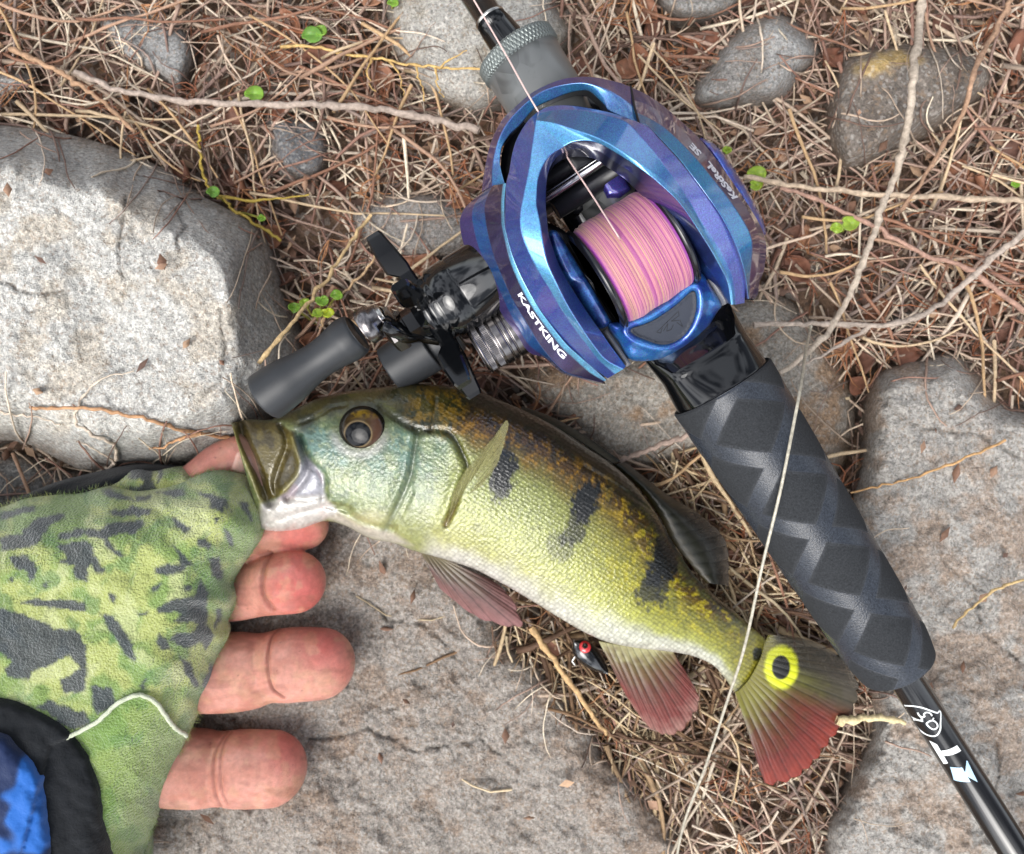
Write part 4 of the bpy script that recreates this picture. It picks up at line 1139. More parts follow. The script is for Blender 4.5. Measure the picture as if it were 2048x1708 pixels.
# fore end: carbon hood, knurled nut, winding, blank
FC = np.array(P(1037, 112, ZR))
axf = (np.array(P(1442, 772, ZR)) - FC); LF = np.linalg.norm(axf); axf /= LF
def carbon():
    m, nt, b = new_mat('marbled_carbon')
    tc = N(nt, 'ShaderNodeTexCoord'); vo = N(nt, 'ShaderNodeTexVoronoi', Scale=160.0); wv = N(nt, 'ShaderNodeTexNoise', Scale=90.0, Detail=2.0, Distortion=1.5)
    L = nt.links.new
    L(tc.outputs['Object'], vo.inputs['Vector']); L(tc.outputs['Object'], wv.inputs['Vector'])
    bw = N(nt, 'ShaderNodeRGBToBW'); L(vo.outputs['Color'], bw.inputs[0])
    ad = N(nt, 'ShaderNodeMath', operation='ADD'); L(bw.outputs[0], ad.inputs[0]); L(wv.outputs['Fac'], ad.inputs[1])
    cr = N(nt, 'ShaderNodeValToRGB'); cr.color_ramp.elements[0].position = .55; cr.color_ramp.elements[1].position = 1.3 / 1.4
    cr.color_ramp.elements[0].color = (*lin((34, 35, 37)), 1); cr.color_ramp.elements[1].color = (*lin((96, 98, 98)), 1)
    L(ad.outputs[0], cr.inputs[0]); L(cr.outputs[0], b.inputs['Base Color'])
    b.inputs['Roughness'].default_value = .35; b.inputs['Metallic'].default_value = 0.0; b.inputs['Coat Weight'].default_value = .25
    return m
def ff_pt(s): return FC + axf * s
v, f = lathe(ff_pt(.0015), ff_pt(.06), [(0, .0098), (.0003, .0102), (.012, .0100), (.018, .0094), (.03, .0086), (.05, .008)], 64)
mesh_obj('carbon_hood', v, f, carbon(), rod)
def knurl():
    n, m = 26, 480
    s = np.linspace(-.0022, .0022, n)[:, None]; th = np.linspace(0, 2 * math.pi, m, endpoint=False)[None]
    k = 60
    a = np.abs(((th / (2 * math.pi) * k + s / .0011 * .5) % 1) - .5); c = np.abs(((th / (2 * math.pi) * k - s / .0011 * .5) % 1) - .5)
    r = .0108 - .00028 * (sstep(.20, .05, a) + sstep(.20, .05, c)).clip(0, 1) - .0006 * sstep(.0016, .0022, np.abs(s))
    ring = np.cos(th)[..., None] * side + np.sin(th)[..., None] * np.array([0, 0, 1.0])
    v = FC + axf * s[..., None] + ring * r[..., None]
    f = gridf(n, m, True).tolist(); f.append(list(range(m))[::-1]); f.append(list(range((n - 1) * m, n * m)))
    mesh_obj('knurled_nut', v.reshape(-1, 3), f, simple('grey_knurl', (120, 126, 124), .42, metal=.7), rod)
knurl()
B0, B1, B2 = np.array(P(1040, 118, ZR)), np.array(P(981, 39, ZR - .0005)), np.array(P(930, -40, ZR - .001))
v, f = lathe(B0, B1, [(0, .0062), (.0012, .0060), (.0045, .0050), (.009, .0046), (np.linalg.norm(B1 - B0), .0040)], 48)
mesh_obj('winding_check', v, f, M_gloss, rod)
v, f = lathe(B1, B2, [(-.0002, .0039), (0, .0042), (.0005, .0042), (.0007, .0039)], 48)
mesh_obj('trim_ring', v, f, M_silver, rod)
v, f = lathe(B1, B2, [(.0003, .0038), (.012, .0036), (.1, .0034)], 48)
mesh_obj('blank', v, f, M_blank, rod)
# ------------------------------------------------------------------ the reel
reel = thing('fishing_reel', 'metallic blue and purple low-profile baitcasting reel with pink line on its spool', 'fishing reel', (*RD[:2] - np.array([.02, -.03]), ZR))
def paint_mat():
    m, nt, b = new_mat('flake_paint')
    L = nt.links.new
    a = N(nt, 'ShaderNodeVertexColor', layer_name='Col')
    tc = N(nt, 'ShaderNodeTexCoord')
    vo = N(nt, 'ShaderNodeTexVoronoi', Scale=5200.0); L(tc.outputs['Object'], vo.inputs['Vector'])
    hs = N(nt, 'ShaderNodeHueSaturation'); sp = N(nt, 'ShaderNodeSeparateColor'); L(vo.outputs['Color'], sp.inputs[0])
    h = N(nt, 'ShaderNodeMapRange'); h.inputs[3].default_value = .475; h.inputs[4].default_value = .525; L(sp.outputs[0], h.inputs[0])
    vv = N(nt, 'ShaderNodeMapRange'); vv.inputs[3].default_value = .76; vv.inputs[4].default_value = 1.26; L(sp.outputs[1], vv.inputs[0])
    L(h.outputs[0], hs.inputs['Hue']); L(vv.outputs[0], hs.inputs['Value']); L(a.outputs['Color'], hs.inputs['Color'])
    L(hs.outputs[0], b.inputs['Base Color'])
    b.inputs['Metallic'].default_value = .6; b.inputs['Roughness'].default_value = .34
    b.inputs['Coat Weight'].default_value = 1.0; b.inputs['Coat Roughness'].default_value = .03; b.inputs['Coat IOR'].default_value = 1.7
    return m
M_paint = paint_mat()
LB, MB, PU, DP, TE, LV = (92, 164, 214), (52, 82, 156), (82, 72, 140), (58, 50, 86), (36, 118, 168), (98, 112, 192)  # facet tones with sky sheen and angle-dependent hue painted in
CUR = {}
def cur(name, pts, zs, n=150):
    c = catmull(pts, n); t = np.linspace(0, 1, n)
    z = ZR + np.interp(t, np.linspace(0, 1, len(zs)), zs) * MM
    k = 16; z = np.convolve(np.pad(z, k, 'edge'), np.ones(2 * k + 1) / (2 * k + 1), 'valid')
    w = PV(c[:, 0], c[:, 1], z); CUR[name] = w
    return w
def down(w, dz, inset=0.0, cen=(1230, 440)):
    c = np.array(P(*cen, ZR)); q = w.copy(); q[:, :2] += (c[:2] - q[:, :2]) * inset; q[:, 2] -= dz * MM
    return q
def shell(name, curves, cols, parent=reel, rad=.0003, closed=False, mat=None, smoothcol=None):
    K = len(curves); rows, rc = [], []
    for k in range(K - 1):
        A, B = curves[k], curves[k + 1]
        Ln = np.linalg.norm(B - A, axis=1)[:, None] + 1e-9
        fa = np.clip(rad / Ln, 0, .3); c = lin(cols[k])
        fr = []
        if k > 0: fr += [fa, np.minimum(fa * 1.5, .4)]
        else: fr += [0 * fa]
        fr += [.5 + 0 * fa]
        if k < K - 2: fr += [1 - np.minimum(fa * 1.5, .4), 1 - fa]
        else: fr += [1 + 0 * fa]
        for q in fr: rows.append(A + (B - A) * q); rc.append(np.broadcast_to(c, A.shape))
        if k < K - 2:
            C = curves[k + 2]; L2 = np.linalg.norm(C - B, axis=1)[:, None] + 1e-9
            fb = np.clip(rad / L2, 0, .3); c2 = lin(cols[k + 1])
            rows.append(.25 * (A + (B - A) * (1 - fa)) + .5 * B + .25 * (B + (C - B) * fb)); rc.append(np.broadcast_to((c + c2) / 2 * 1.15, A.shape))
    v = np.stack(rows, 0); n, m = v.shape[:2]
    col = np.stack(rc, 0)
    if smoothcol is not None: col = smoothcol(v, col)
    f = gridf(n, m)
    return mesh_obj(name, v.reshape(-1, 3), f, mat or M_paint, parent, col.reshape(-1, 3))
def patchy(seed, c2, amt=.7, sc=.006):
    def fn(v, col):
        n = fbm(v[..., 0] / sc + 50, v[..., 1] / sc + 50, seed, 4)
        return mixc(col, lin(c2), sstep(.45, .62, n) * amt)
    return fn
# hood, left arm
X = cur('X', [(1128, 293), (1102, 309), (1086, 330), (1076, 356), (1073, 386), (1073, 412), (1080, 444), (1087, 489), (1095, 525), (1110, 560), (1134, 609), (1163, 656), (1192, 698), (1214, 722), (1247, 738)], [27, 30, 32, 33, 33, 31, 28, 23, 17, 11])
Y = cur('Y', [(1128, 304), (1111, 317), (1099, 339), (1093, 368), (1092, 412), (1094, 433), (1097, 467), (1105, 493), (1120, 533), (1145, 578), (1171, 618), (1196, 654), (1220, 689), (1252, 732)], [22, 24, 25, 26, 26, 25, 22, 18, 14, 9])
W = cur('W', [(1072, 240), (1065, 290), (1058, 340), (1048, 390), (1041, 430), (1043, 465), (1056, 502), (1076, 540), (1100, 578), (1122, 616), (1147, 653), (1174, 689), (1198, 720), (1230, 748)], [24, 28, 31, 32, 32, 30, 26, 21, 15, 9])
Vc = cur('V', [(1076, 223), (1058, 238), (1041, 263), (1030, 286), (1023, 312), (1018, 342), (1012, 368), (1010, 412), (1010, 451), (1016, 478), (1027, 516), (1042, 551), (1062, 589), (1082, 622), (1107, 656), (1134, 689), (1158, 711), (1189, 738), (1215, 757)], [19, 21, 23, 25, 26, 25, 22, 17, 11, 5])
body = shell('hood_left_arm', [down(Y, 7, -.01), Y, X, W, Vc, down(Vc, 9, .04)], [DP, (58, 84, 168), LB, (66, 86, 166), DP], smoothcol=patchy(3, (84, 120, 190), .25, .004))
# hood, right arm
RX = cur('RX', [(1128, 293), (1146, 284), (1172, 281), (1199, 287), (1235, 307), (1270, 330), (1302, 353), (1330, 377), (1356, 402), (1378, 431), (1400, 465), (1422, 500), (1440, 533), (1455, 565), (1462, 609)], [27, 29, 31, 33, 33, 32, 29, 25, 19, 13])
RY = cur('RY', [(1128, 304), (1146, 298), (1172, 297), (1199, 303), (1226, 321), (1258, 342), (1284, 367), (1309, 391), (1330, 412), (1356, 444), (1382, 484), (1405, 520), (1422, 545), (1440, 572), (1455, 606)], [22, 23, 24, 25, 25, 24, 21, 18, 14, 9])
RA = cur('RA', [(1072, 240), (1111, 247), (1146, 259), (1185, 272), (1215, 286), (1243, 303), (1278, 326), (1310, 349), (1338, 373), (1364, 399), (1386, 429), (1408, 464), (1430, 499), (1447, 533), (1460, 565), (1466, 609)], [24, 28, 31, 33, 33, 32, 29, 25, 19, 13])
RW = cur('RW', [(1075, 228), (1110, 220), (1160, 220), (1210, 229), (1252, 243), (1284, 277), (1309, 305), (1330, 333), (1351, 360), (1376, 398), (1400, 440), (1422, 472), (1440, 500), (1456, 533), (1467, 565), (1471, 609)], [20, 23, 26, 29, 31, 31, 29, 25, 19, 12])
RV = cur('RV', [(1076, 223), (1093, 214), (1120, 210), (1155, 212), (1199, 220), (1225, 226), (1260, 238), (1295, 252), (1319, 277), (1358, 319), (1390, 360), (1416, 395), (1442, 433), (1460, 467), (1474, 500), (1485, 533), (1491, 560), (1490, 606)], [19, 21, 23, 26, 28, 28, 27, 23, 17, 9])
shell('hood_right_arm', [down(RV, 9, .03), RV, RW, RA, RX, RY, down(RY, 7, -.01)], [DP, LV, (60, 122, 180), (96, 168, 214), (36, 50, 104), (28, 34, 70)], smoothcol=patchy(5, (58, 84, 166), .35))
# handle side plate
k0 = 44
V2 = cur('V2', [(1012, 366), (1009, 400), (1009, 430), (1010, 451), (1016, 478), (1027, 516), (1042, 551), (1062, 589), (1082, 622), (1107, 656), (1134, 689), (1158, 711), (1189, 738), (1213, 760)], [22, 24, 24.5, 24, 22.5, 20, 16, 11, 4])
U = cur('U', [(1006, 368), (1003, 400), (1003, 430), (1004, 451), (1010, 480), (1020, 520), (1034, 556), (1053, 594), (1074, 628), (1099, 662), (1126, 696), (1150, 718), (1180, 745), (1208, 763)], [21, 23, 23.5, 23, 21.5, 19, 15, 10, 3])
T = cur('T', [(985, 371), (974, 394), (969, 415), (971, 440), (978, 478), (989, 516), (1005, 556), (1020, 590), (1038, 622), (1056, 651), (1078, 687), (1102, 718), (1130, 744), (1165, 755), (1205, 766)], [14, 16, 18, 18.5, 17.5, 15.5, 12, 7, 0])
S = cur('S', [(973, 378), (957, 397), (946, 417), (945, 440), (952, 475), (962, 505), (982, 542), (1003, 588), (1018, 622), (1036, 655), (1058, 690), (1092, 716), (1126, 746), (1160, 757), (1202, 767)], [9, 11, 12.5, 13, 12, 10, 7, 3, -3])
R = cur('R', [(963, 385), (944, 401), (929, 416), (920, 436), (920, 456), (924, 478), (933, 507), (949, 533), (967, 562), (984, 591), (1000, 622), (1016, 651), (1033, 676), (1060, 706), (1090, 717), (1127, 748), (1178, 757), (1211, 768)], [7, 5, 6, 7, 7, 6, 3, 0, -5])
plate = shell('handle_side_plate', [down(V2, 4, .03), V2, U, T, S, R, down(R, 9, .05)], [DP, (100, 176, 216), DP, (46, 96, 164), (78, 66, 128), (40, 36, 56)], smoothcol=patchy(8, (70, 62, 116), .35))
# front ring
RO = cur('RO', [(963, 384), (967, 351), (976, 303), (988, 268), (1005, 238), (1027, 216), (1058, 189), (1085, 173), (1120, 159), (1155, 153), (1190, 154), (1234, 163), (1262, 173)], [6, 10, 12, 13, 14, 15, 15.5, 15.5, 14.5, 12])
RC = cur('RC', [(984, 372), (984, 346), (987, 316), (998, 277), (1015, 245), (1041, 216), (1076, 187), (1111, 173), (1155, 166), (1181, 168), (1216, 180), (1243, 195), (1269, 214)], [14, 16, 17, 17, 17, 17, 17, 18, 18, 18])
RI = cur('RI', [(1010, 368), (1001, 333), (1001, 312), (1005, 293), (1019, 270), (1041, 249), (1062, 224), (1076, 212), (1102, 200), (1134, 187), (1160, 181), (1178, 182), (1195, 196), (1209, 210), (1222, 224), (1278, 246)], [19, 17, 16, 15, 15, 15, 15, 16, 18, 22])
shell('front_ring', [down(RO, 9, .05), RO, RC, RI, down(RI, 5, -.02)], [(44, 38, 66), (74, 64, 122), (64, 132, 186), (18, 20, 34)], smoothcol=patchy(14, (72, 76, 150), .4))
# palm side plate
V3 = cur('V3', [(1279, 246), (1297, 253), (1320, 277), (1359, 319), (1391, 360), (1417, 395), (1443, 433), (1461, 467), (1475, 500), (1486, 533), (1492, 560), (1497, 598)], [24, 26, 28, 28, 26, 23, 18, 11])
RU = cur('RU', [(1272, 224), (1297, 236), (1326, 253), (1358, 281), (1393, 317), (1425, 356), (1453, 391), (1474, 421), (1488, 443), (1500, 467), (1505, 492), (1502, 533), (1499, 570), (1501, 597)], [20, 23, 25, 25, 24, 21, 16, 9])
RT = cur('RT', [(1267, 200), (1295, 210), (1327, 228), (1362, 258), (1390, 290), (1415, 316), (1442, 350), (1468, 382), (1490, 412), (1508, 444), (1517, 470), (1519, 500), (1515, 545), (1510, 575), (1506, 597)], [13, 15, 17, 18, 17, 15, 11, 4])
RR = cur('RR', [(1261, 173), (1291, 187), (1323, 208), (1358, 238), (1393, 270), (1428, 312), (1455, 349), (1481, 386), (1505, 423), (1523, 455), (1533, 490), (1529, 538), (1520, 562), (1516, 588), (1508, 600)], [9, 11, 12.5, 13, 12, 10, 6, 0])
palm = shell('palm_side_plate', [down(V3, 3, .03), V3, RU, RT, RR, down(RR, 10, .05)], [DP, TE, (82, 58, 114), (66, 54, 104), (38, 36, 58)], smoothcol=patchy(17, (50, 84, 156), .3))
# gusset between ring and palm plate handled by the ring; dial on the palm side
v, f, q = pillow([(1400, 280), (1424, 285), (1446, 305), (1469, 338), (1492, 373), (1510, 408), (1526, 440), (1531, 470), (1500, 460), (1440, 350)], 5, lambda x, y, d: ZR + (-3 + 4 * (1 - np.exp(-d / 6))) * MM, [(.98, ZR - .012)])
mesh_obj('palm_dial', v, f, M_paint, reel, mixc(np.broadcast_to(lin((80, 74, 150)), v.shape), lin((60, 90, 190)), sstep(.4, .6, fbm(q[:, 0] / 20, q[:, 1] / 20, 3))))

# black frame inside
M_frame = simple('black_frame', (16, 17, 22), .38, spec=.4)
M_dark = simple('dark_bar', (24, 25, 30), .35)
def flat(z0, dz=.0, soft=3.0): return lambda x, y, d: ZR + (z0 + dz * (1 - np.exp(-d / soft))) * MM
for poly, zt in (([(1005, 300), (1060, 228), (1160, 190), (1215, 215), (1275, 250), (1300, 330), (1285, 372), (1225, 350), (1160, 425), (1128, 398), (1095, 415), (1040, 420), (1010, 400)], 4),
                 ([(1040, 430), (1098, 446), (1145, 478), (1200, 575), (1252, 660), (1262, 712), (1240, 720), (1200, 740), (1110, 650), (1030, 520)], 5),
                 ([(1290, 340), (1330, 380), (1400, 500), (1460, 590), (1490, 580), (1440, 440), (1340, 300)], 6),
                 ([(1225, 645), (1385, 545), (1440, 600), (1400, 665), (1330, 712), (1262, 716)], 2)):
    v, f, q = pillow(poly, 9, flat(zt, 1.0), [(1.0, ZR - .006)])
    mesh_obj('frame_block', v, f, M_frame, reel)
# level-wind: rails and line guide
M_rail = simple('rail_steel', (190, 190, 190), .2, metal=1.0)
def bar(name, a, b, z, r, mat, seg=24):
    p0, p1 = P(*a, ZR + z * MM), P(*b, ZR + z * MM); L = (p1 - p0).length
    v, f = lathe(p0, p1, [(0, r * MM), (L, r * MM)], seg)
    return mesh_obj(name, v, f, mat, reel)
bar('level_wind_rail', (1075, 410), (1232, 303), 13, .95, M_rail)
bar('level_wind_rail', (1078, 396), (1225, 299), 12, .40, M_rail)
bar('worm_shaft', (1075, 372), (1215, 286), 9, 2.0, M_dark)
bar('worm_shaft', (1110, 420), (1262, 322), 8, 2.6, M_dark)
v, f, q = pillow([(1120, 300), (1160, 282), (1190, 322), (1150, 350)], 5, flat(12, 1.5), [(1.0, ZR + .004)], False)
mesh_obj('line_guide', v, f, M_dark, reel)
v, f, q = pillow([(1197, 360), (1238, 330), (1262, 378), (1240, 395), (1215, 395)], 6, flat(9, 1.0), [(1.0, ZR + .002)], False)
mesh_obj('brake_block', v, f, M_paint, reel, np.broadcast_to(lin((62, 56, 140)), v.shape))
# inner cheeks beside the spool
def z3r(p): return [(900 + x / 4.494, 400 + y / 4.494) for x, y in p]
def z4r(p): return [(1200 + x / 4.494, 400 + y / 4.494) for x, y in p]
def cheek(poly, zfun):
    v, f, q = pillow(poly, 5, zfun, [(1.0, ZR + .004)])
    c = mixc(np.broadcast_to(lin((62, 116, 196)), v.shape), lin((36, 66, 140)), sstep(.45, .6, fbm(q[:, 0] / 24, q[:, 1] / 24, 6)))
    mesh_obj('inner_cheek', v, f, M_paint, reel, c)
cheek(z3r([(885, 290), (950, 275), (1010, 350), (1100, 500), (1250, 745), (1430, 1060), (1450, 1100), (1345, 1150), (1220, 985), (1090, 800), (975, 600), (905, 420)]), lambda x, y, d: ZR + (np.interp(y, [460, 560, 650], [15, 15, 8]) + 1.2 * (1 - np.exp(-d / 4))) * MM)
cheek([(1295, 392)] + z4r([(440, 30), (565, -5), (700, 170), (820, 370), (930, 545), (820, 612), (700, 432), (600, 292), (480, 130)]), lambda x, y, d: ZR + (np.interp(y, [390, 470, 540], [17, 15, 9]) + 1.2 * (1 - np.exp(-d / 4))) * MM)

# spool: flanges, core and the wound pink line
SZ, SR = 10.0, 13.6
EV = np.array([-.847, .531]); EV /= np.linalg.norm(EV)
SC = np.array([1262.0, 518.0])
dpx = F / (H - ZR - SZ * MM)
vax = np.array([EV[0], -EV[1], 0.0])                                        # world direction of the spool axis towards the handle
uax = np.array([-.531, .847, 0]) / np.hypot(.531, .847)
spc = np.array(P(*SC, ZR + SZ * MM))
HWID = .0093
spool_o = None
def spool():
    global spool_o
    v, f = lathe(spc - vax * (HWID + .0016), spc + vax * (HWID + .0016), [(0, .0118), (.0001, .0137), (.0010, .0139), (.0016, .0134), (.0017, .008), (2 * HWID + .0015, .008), (2 * HWID + .0016, .0134), (2 * HWID + .0022, .0139), (2 * HWID + .0031, .0137), (2 * HWID + .0032, .0118)], 96)
    spool_o = mesh_obj('spool', v, f, simple('spool_black', (17, 18, 22), .25, coat=.5), reel)
    # wound line: individual turns as ridges
    turns, per = 120, 7
    n, m = turns * per, 160
    s = np.linspace(-HWID, HWID, n)[:, None]; th = np.linspace(0, 2 * math.pi, m, endpoint=False)[None]
    ph = np.linspace(0, turns, n)[:, None]
    k = np.floor(ph).astype(int) % 997
    rr = np.random.default_rng(3).normal(0, 1, 1000)[k]
    fr = ph % 1
    r = .0133 + .00010 * np.sqrt(np.clip(1 - (2 * fr - 1) ** 2, 0, 1)) + .00005 * rr + .00012 * np.sin(s * 900) - .0006 * (np.abs(s) / HWID) ** 8
    r = r + 0.00006 * np.sin(th * 3 + rr * 2)
    ring = np.cos(th)[..., None] * uax + np.sin(th)[..., None] * np.array([0, 0, 1.0])
    v = spc - vax * s[..., None] + ring * r[..., None]
    c0 = np.array([lin(c) for c in ((196, 130, 150), (190, 116, 146), (204, 146, 146), (180, 100, 150), (202, 162, 136), (160, 66, 138), (208, 142, 156))])
    c = c0[np.random.default_rng(4).integers(0, 7, 1000)[k[:, 0]]][:, None] * np.ones((1, m, 1))
    c = c * (.80 + .35 * fbm(ph / 2.3 + 0 * th, th * 2 + rr, 4))[..., None]
    c = mixc(c, lin((150, 40, 168)), sstep(.87, .97, np.abs(s) / HWID) * np.ones((1, m)) * .85)
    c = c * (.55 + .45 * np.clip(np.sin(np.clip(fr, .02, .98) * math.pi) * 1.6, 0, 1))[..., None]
    mesh_obj('wound_line', v.reshape(-1, 3), gridf(n, m, True), vcol('braided_line', .55, spec=.4, sheen=.2), spool_o, c.reshape(-1, 3))
spool()

# thumb bar with its rubber pad and engraved mark
TBO = [(1218, 650), (1245, 642), (1280, 626), (1311, 608), (1340, 588), (1368, 562), (1385, 544), (1399, 540), (1420, 570), (1443, 607), (1434, 625), (1411, 660), (1382, 687), (1329, 716), (1265, 720), (1240, 685)]
TP = z4r([(280, 1160), (400, 1118), (520, 1060), (680, 950), (780, 860), (835, 820), (860, 850), (863, 980), (820, 1120), (740, 1230), (640, 1288), (540, 1297), (420, 1260), (310, 1210)])
def tb_z(x, y, d):
    u = (x - 1300) * .531 + (y - 640) * .847
    pad = sdist(x, y, catmull(TP, 120, True))
    z = 11.5 - .03 * np.clip(u, -60, 200) - .00055 * np.clip(u, 0, 200) ** 2
    rim = 1.6 * np.exp(-((pad + 11) / 9) ** 2) - 1.4 * sstep(-3, 4, pad)
    return ZR + (z + 2.2 * (1 - np.exp(-d / 8)) - 2.2 + rim) * MM
v, f, q = pillow(TBO, 4, tb_z, [(.985, ZR + .001), (.9, ZR - .003)])
tcol = mixc(np.broadcast_to(lin((52, 122, 196)), v.shape), lin((44, 84, 170)), sstep(.45, .6, fbm(q[:, 0] / 30, q[:, 1] / 30, 9)))
thumb = mesh_obj('thumb_bar', v, f, M_paint, reel, tcol)
tpz = lambda x, y, d: tb_z(x, y, np.full(x.shape, 40.)) + (.55 + .25 * (1 - np.exp(-d / 4))) * MM
v, f, q = pillow(TP, 4, tpz, [(.99, ZR + .005)])
pad = mesh_obj('thumb_pad', v, f, simple('rubber_pad', (52, 56, 66), .62, spec=.35, bump=(3000., .2, .0002)), thumb)
def z4l(segs, w, zf, name, parent, mat):
    parts = []
    for sgm in segs:
        c = np.array(z4r(sgm)); c = np.vstack([np.linspace(a, b, 6) for a, b in zip(c[:-1], c[1:])])
        t = np.gradient(c, axis=0); t /= np.linalg.norm(t, axis=1)[:, None] + 1e-9
        nr = np.stack([-t[:, 1], t[:, 0]], -1) * w / 2
        a, bb = c + nr, c - nr
        L = [PV(k[:, 0], k[:, 1], zf(k[:, 0], k[:, 1])) for k in (a, bb)]
        parts.append((np.stack(L, 1).reshape(-1, 3), gridf(len(c), 2), None))
    v, f, _ = join(parts)
    return mesh_obj(name, v, f, mat, parent)
z4l([[(510, 1185), (560, 1140), (600, 1100), (705, 1000), (710, 1040), (640, 1090), (720, 1080), (745, 1140), (690, 1100)], [(510, 1190), (545, 1195), (560, 1150)], [(570, 1180), (610, 1110), (600, 1180), (640, 1165)], [(660, 1120), (640, 1165)]],
    1.3, lambda x, y: tpz(x, y, np.full(x.shape, 30.)) + .00006, 'engraved_mark', pad, simple('engraving', (24, 26, 32), .7))
# pivot bars
for a, b, z in (((1210, 661), (1258, 731), 8), ((1405, 533), (1455, 606), 9)):
    c = np.array([a, b], float); d = (c[1] - c[0]) / np.linalg.norm(c[1] - c[0]); nn = np.array([-d[1], d[0]]) * 5
    v, f, q = pillow([c[0] + nn, c[1] + nn, c[1] - nn, c[0] - nn], 4, flat(z, .6, 2), [(1.0, ZR)], False)
    mesh_obj('pivot_bar', v, f, simple('grey_plastic', (104, 104, 108), .45), reel)

# lettering on the side plates
M_white = simple('white_lettering', (224, 226, 236), .4)
def text_mesh(body, bold=.0, shear=0.0):
    cu = bpy.data.curves.new('lettering', 'FONT'); cu.body = body; cu.size = 1.0; cu.offset = bold; cu.shear = shear; cu.resolution_u = 3
    o = bpy.data.objects.new('lettering_tmp', cu); COL.objects.link(o)
    dg = bpy.context.evaluated_depsgraph_get(); me = bpy.data.meshes.new_from_object(o.evaluated_get(dg))
    v = np.array([tuple(p.co) for p in me.vertices]); f = [list(p.vertices) for p in me.polygons]
    bpy.data.objects.remove(o); bpy.data.curves.remove(cu); bpy.data.meshes.remove(me)
    return v, f
def on_strip(A, B, t, s, lift=.00012):
    n = len(A); i = np.clip(t * (n - 1), 0, n - 1.001); k = i.astype(int); fr = (i - k)[:, None]
    a = A[k] * (1 - fr) + A[k + 1] * fr; b = B[k] * (1 - fr) + B[k + 1] * fr
    p = a + (b - a) * s[:, None]
    tg = A[np.minimum(k + 1, n - 1)] - A[k]; nr = np.cross(tg, b - a); nr /= np.linalg.norm(nr, axis=1)[:, None] + 1e-12
    nr *= np.sign(nr[:, 2:3]); return p + nr * lift
def strip_text(body, A, B, t0, t1, s0, s1, parent, bold=.02, shear=0., flip=False):
    v, f = text_mesh(body, bold, shear)
    lo, hi = v.min(0), v.max(0); q = (v - lo) / (hi - lo + 1e-9)
    w = on_strip(A, B, t0 + (t1 - t0) * q[:, 0], s0 + (s1 - s0) * q[:, 1])
    o = mesh_obj('lettering', w, f, M_white, parent, smooth=False)
    return o
strip_text('KASTKING', U, T, .475, .805, .47, .10, plate, .035)
strip_text('KeStReL', RU, RT, .575, .385, .90, .22, palm, .045, .35)
strip_text('SE', RU, RT, .345, .275, .90, .22, palm, .045, .35)

# ------------------------------------------------------------------ handle side: gear case, star drag, handle, tension cap
def vpt(px, py, z): return np.array(P(px, py, ZR + z * MM))
M_hb = simple('black_gloss_metal', (7, 8, 10), .09, coat=.4, spec=.5)
hc = vpt(900, 600, 3.0)                                                      # centre of the gear shaft at the case
prof = [(-.014, .0098), (-.004, .0098), (-.0035, .0094), (-.0030, .0098), (.0020, .0096), (.0026, .0088), (.0030, .0088), (.0045, .0086), (.0055, .0070)]
v, f = lathe(hc, hc + vax, prof, 72)
mesh_obj('gear_case', v, f, M_hb, reel)
star = None
def star_drag():
    global star
    c = hc + vax * .0062
    v, f = lathe(c - vax * .0012, c + vax, [(0, .0060), (.0004, .0068), (.0020, .0068), (.0026, .0055), (.0045, .0048), (.0048, .0030)], 60)
    star = mesh_obj('star_drag', v, f, M_hb, reel)
    for ang in (4, 76, 148, 184 + 4, 292):
        a = math.radians(ang); d = uax * math.cos(a) + np.array([0, 0, 1.0]) * math.sin(a)
        tng = np.cross(d, vax)
        # paddle: narrow neck, wide blade, tapered tip; bends outwards along the shaft
        st = [(.0045, .0022, .0014, .0000), (.0085, .0020, .0013, -.0004), (.0115, .0020, .0012, -.0002), (.0135, .0031, .0012, .0008), (.0180, .0028, .0012, .0012), (.0230, .0022, .0011, .0014), (.0240, .0018, .0009, .0014)]
        rows = []
        for r, w, h, off in st:
            p = c + d * r + vax * off
            b = min(w, h) * .45
            prof2 = [(-w, -h + b), (-w + b, -h), (w - b, -h), (w, -h + b), (w, h - b), (w - b, h), (-w + b, h), (-w, h - b)]
            rows.append([p + vax * x + tng * y for x, y in prof2])
        v = np.array(rows).reshape(-1, 3); n = len(st)
        f = gridf(n, 8, True).tolist() + [list(range(8))[::-1], list(range((n - 1) * 8, n * 8))]
        mesh_obj('star_arm', v, f, M_hb, star, smooth=False)
star_drag()
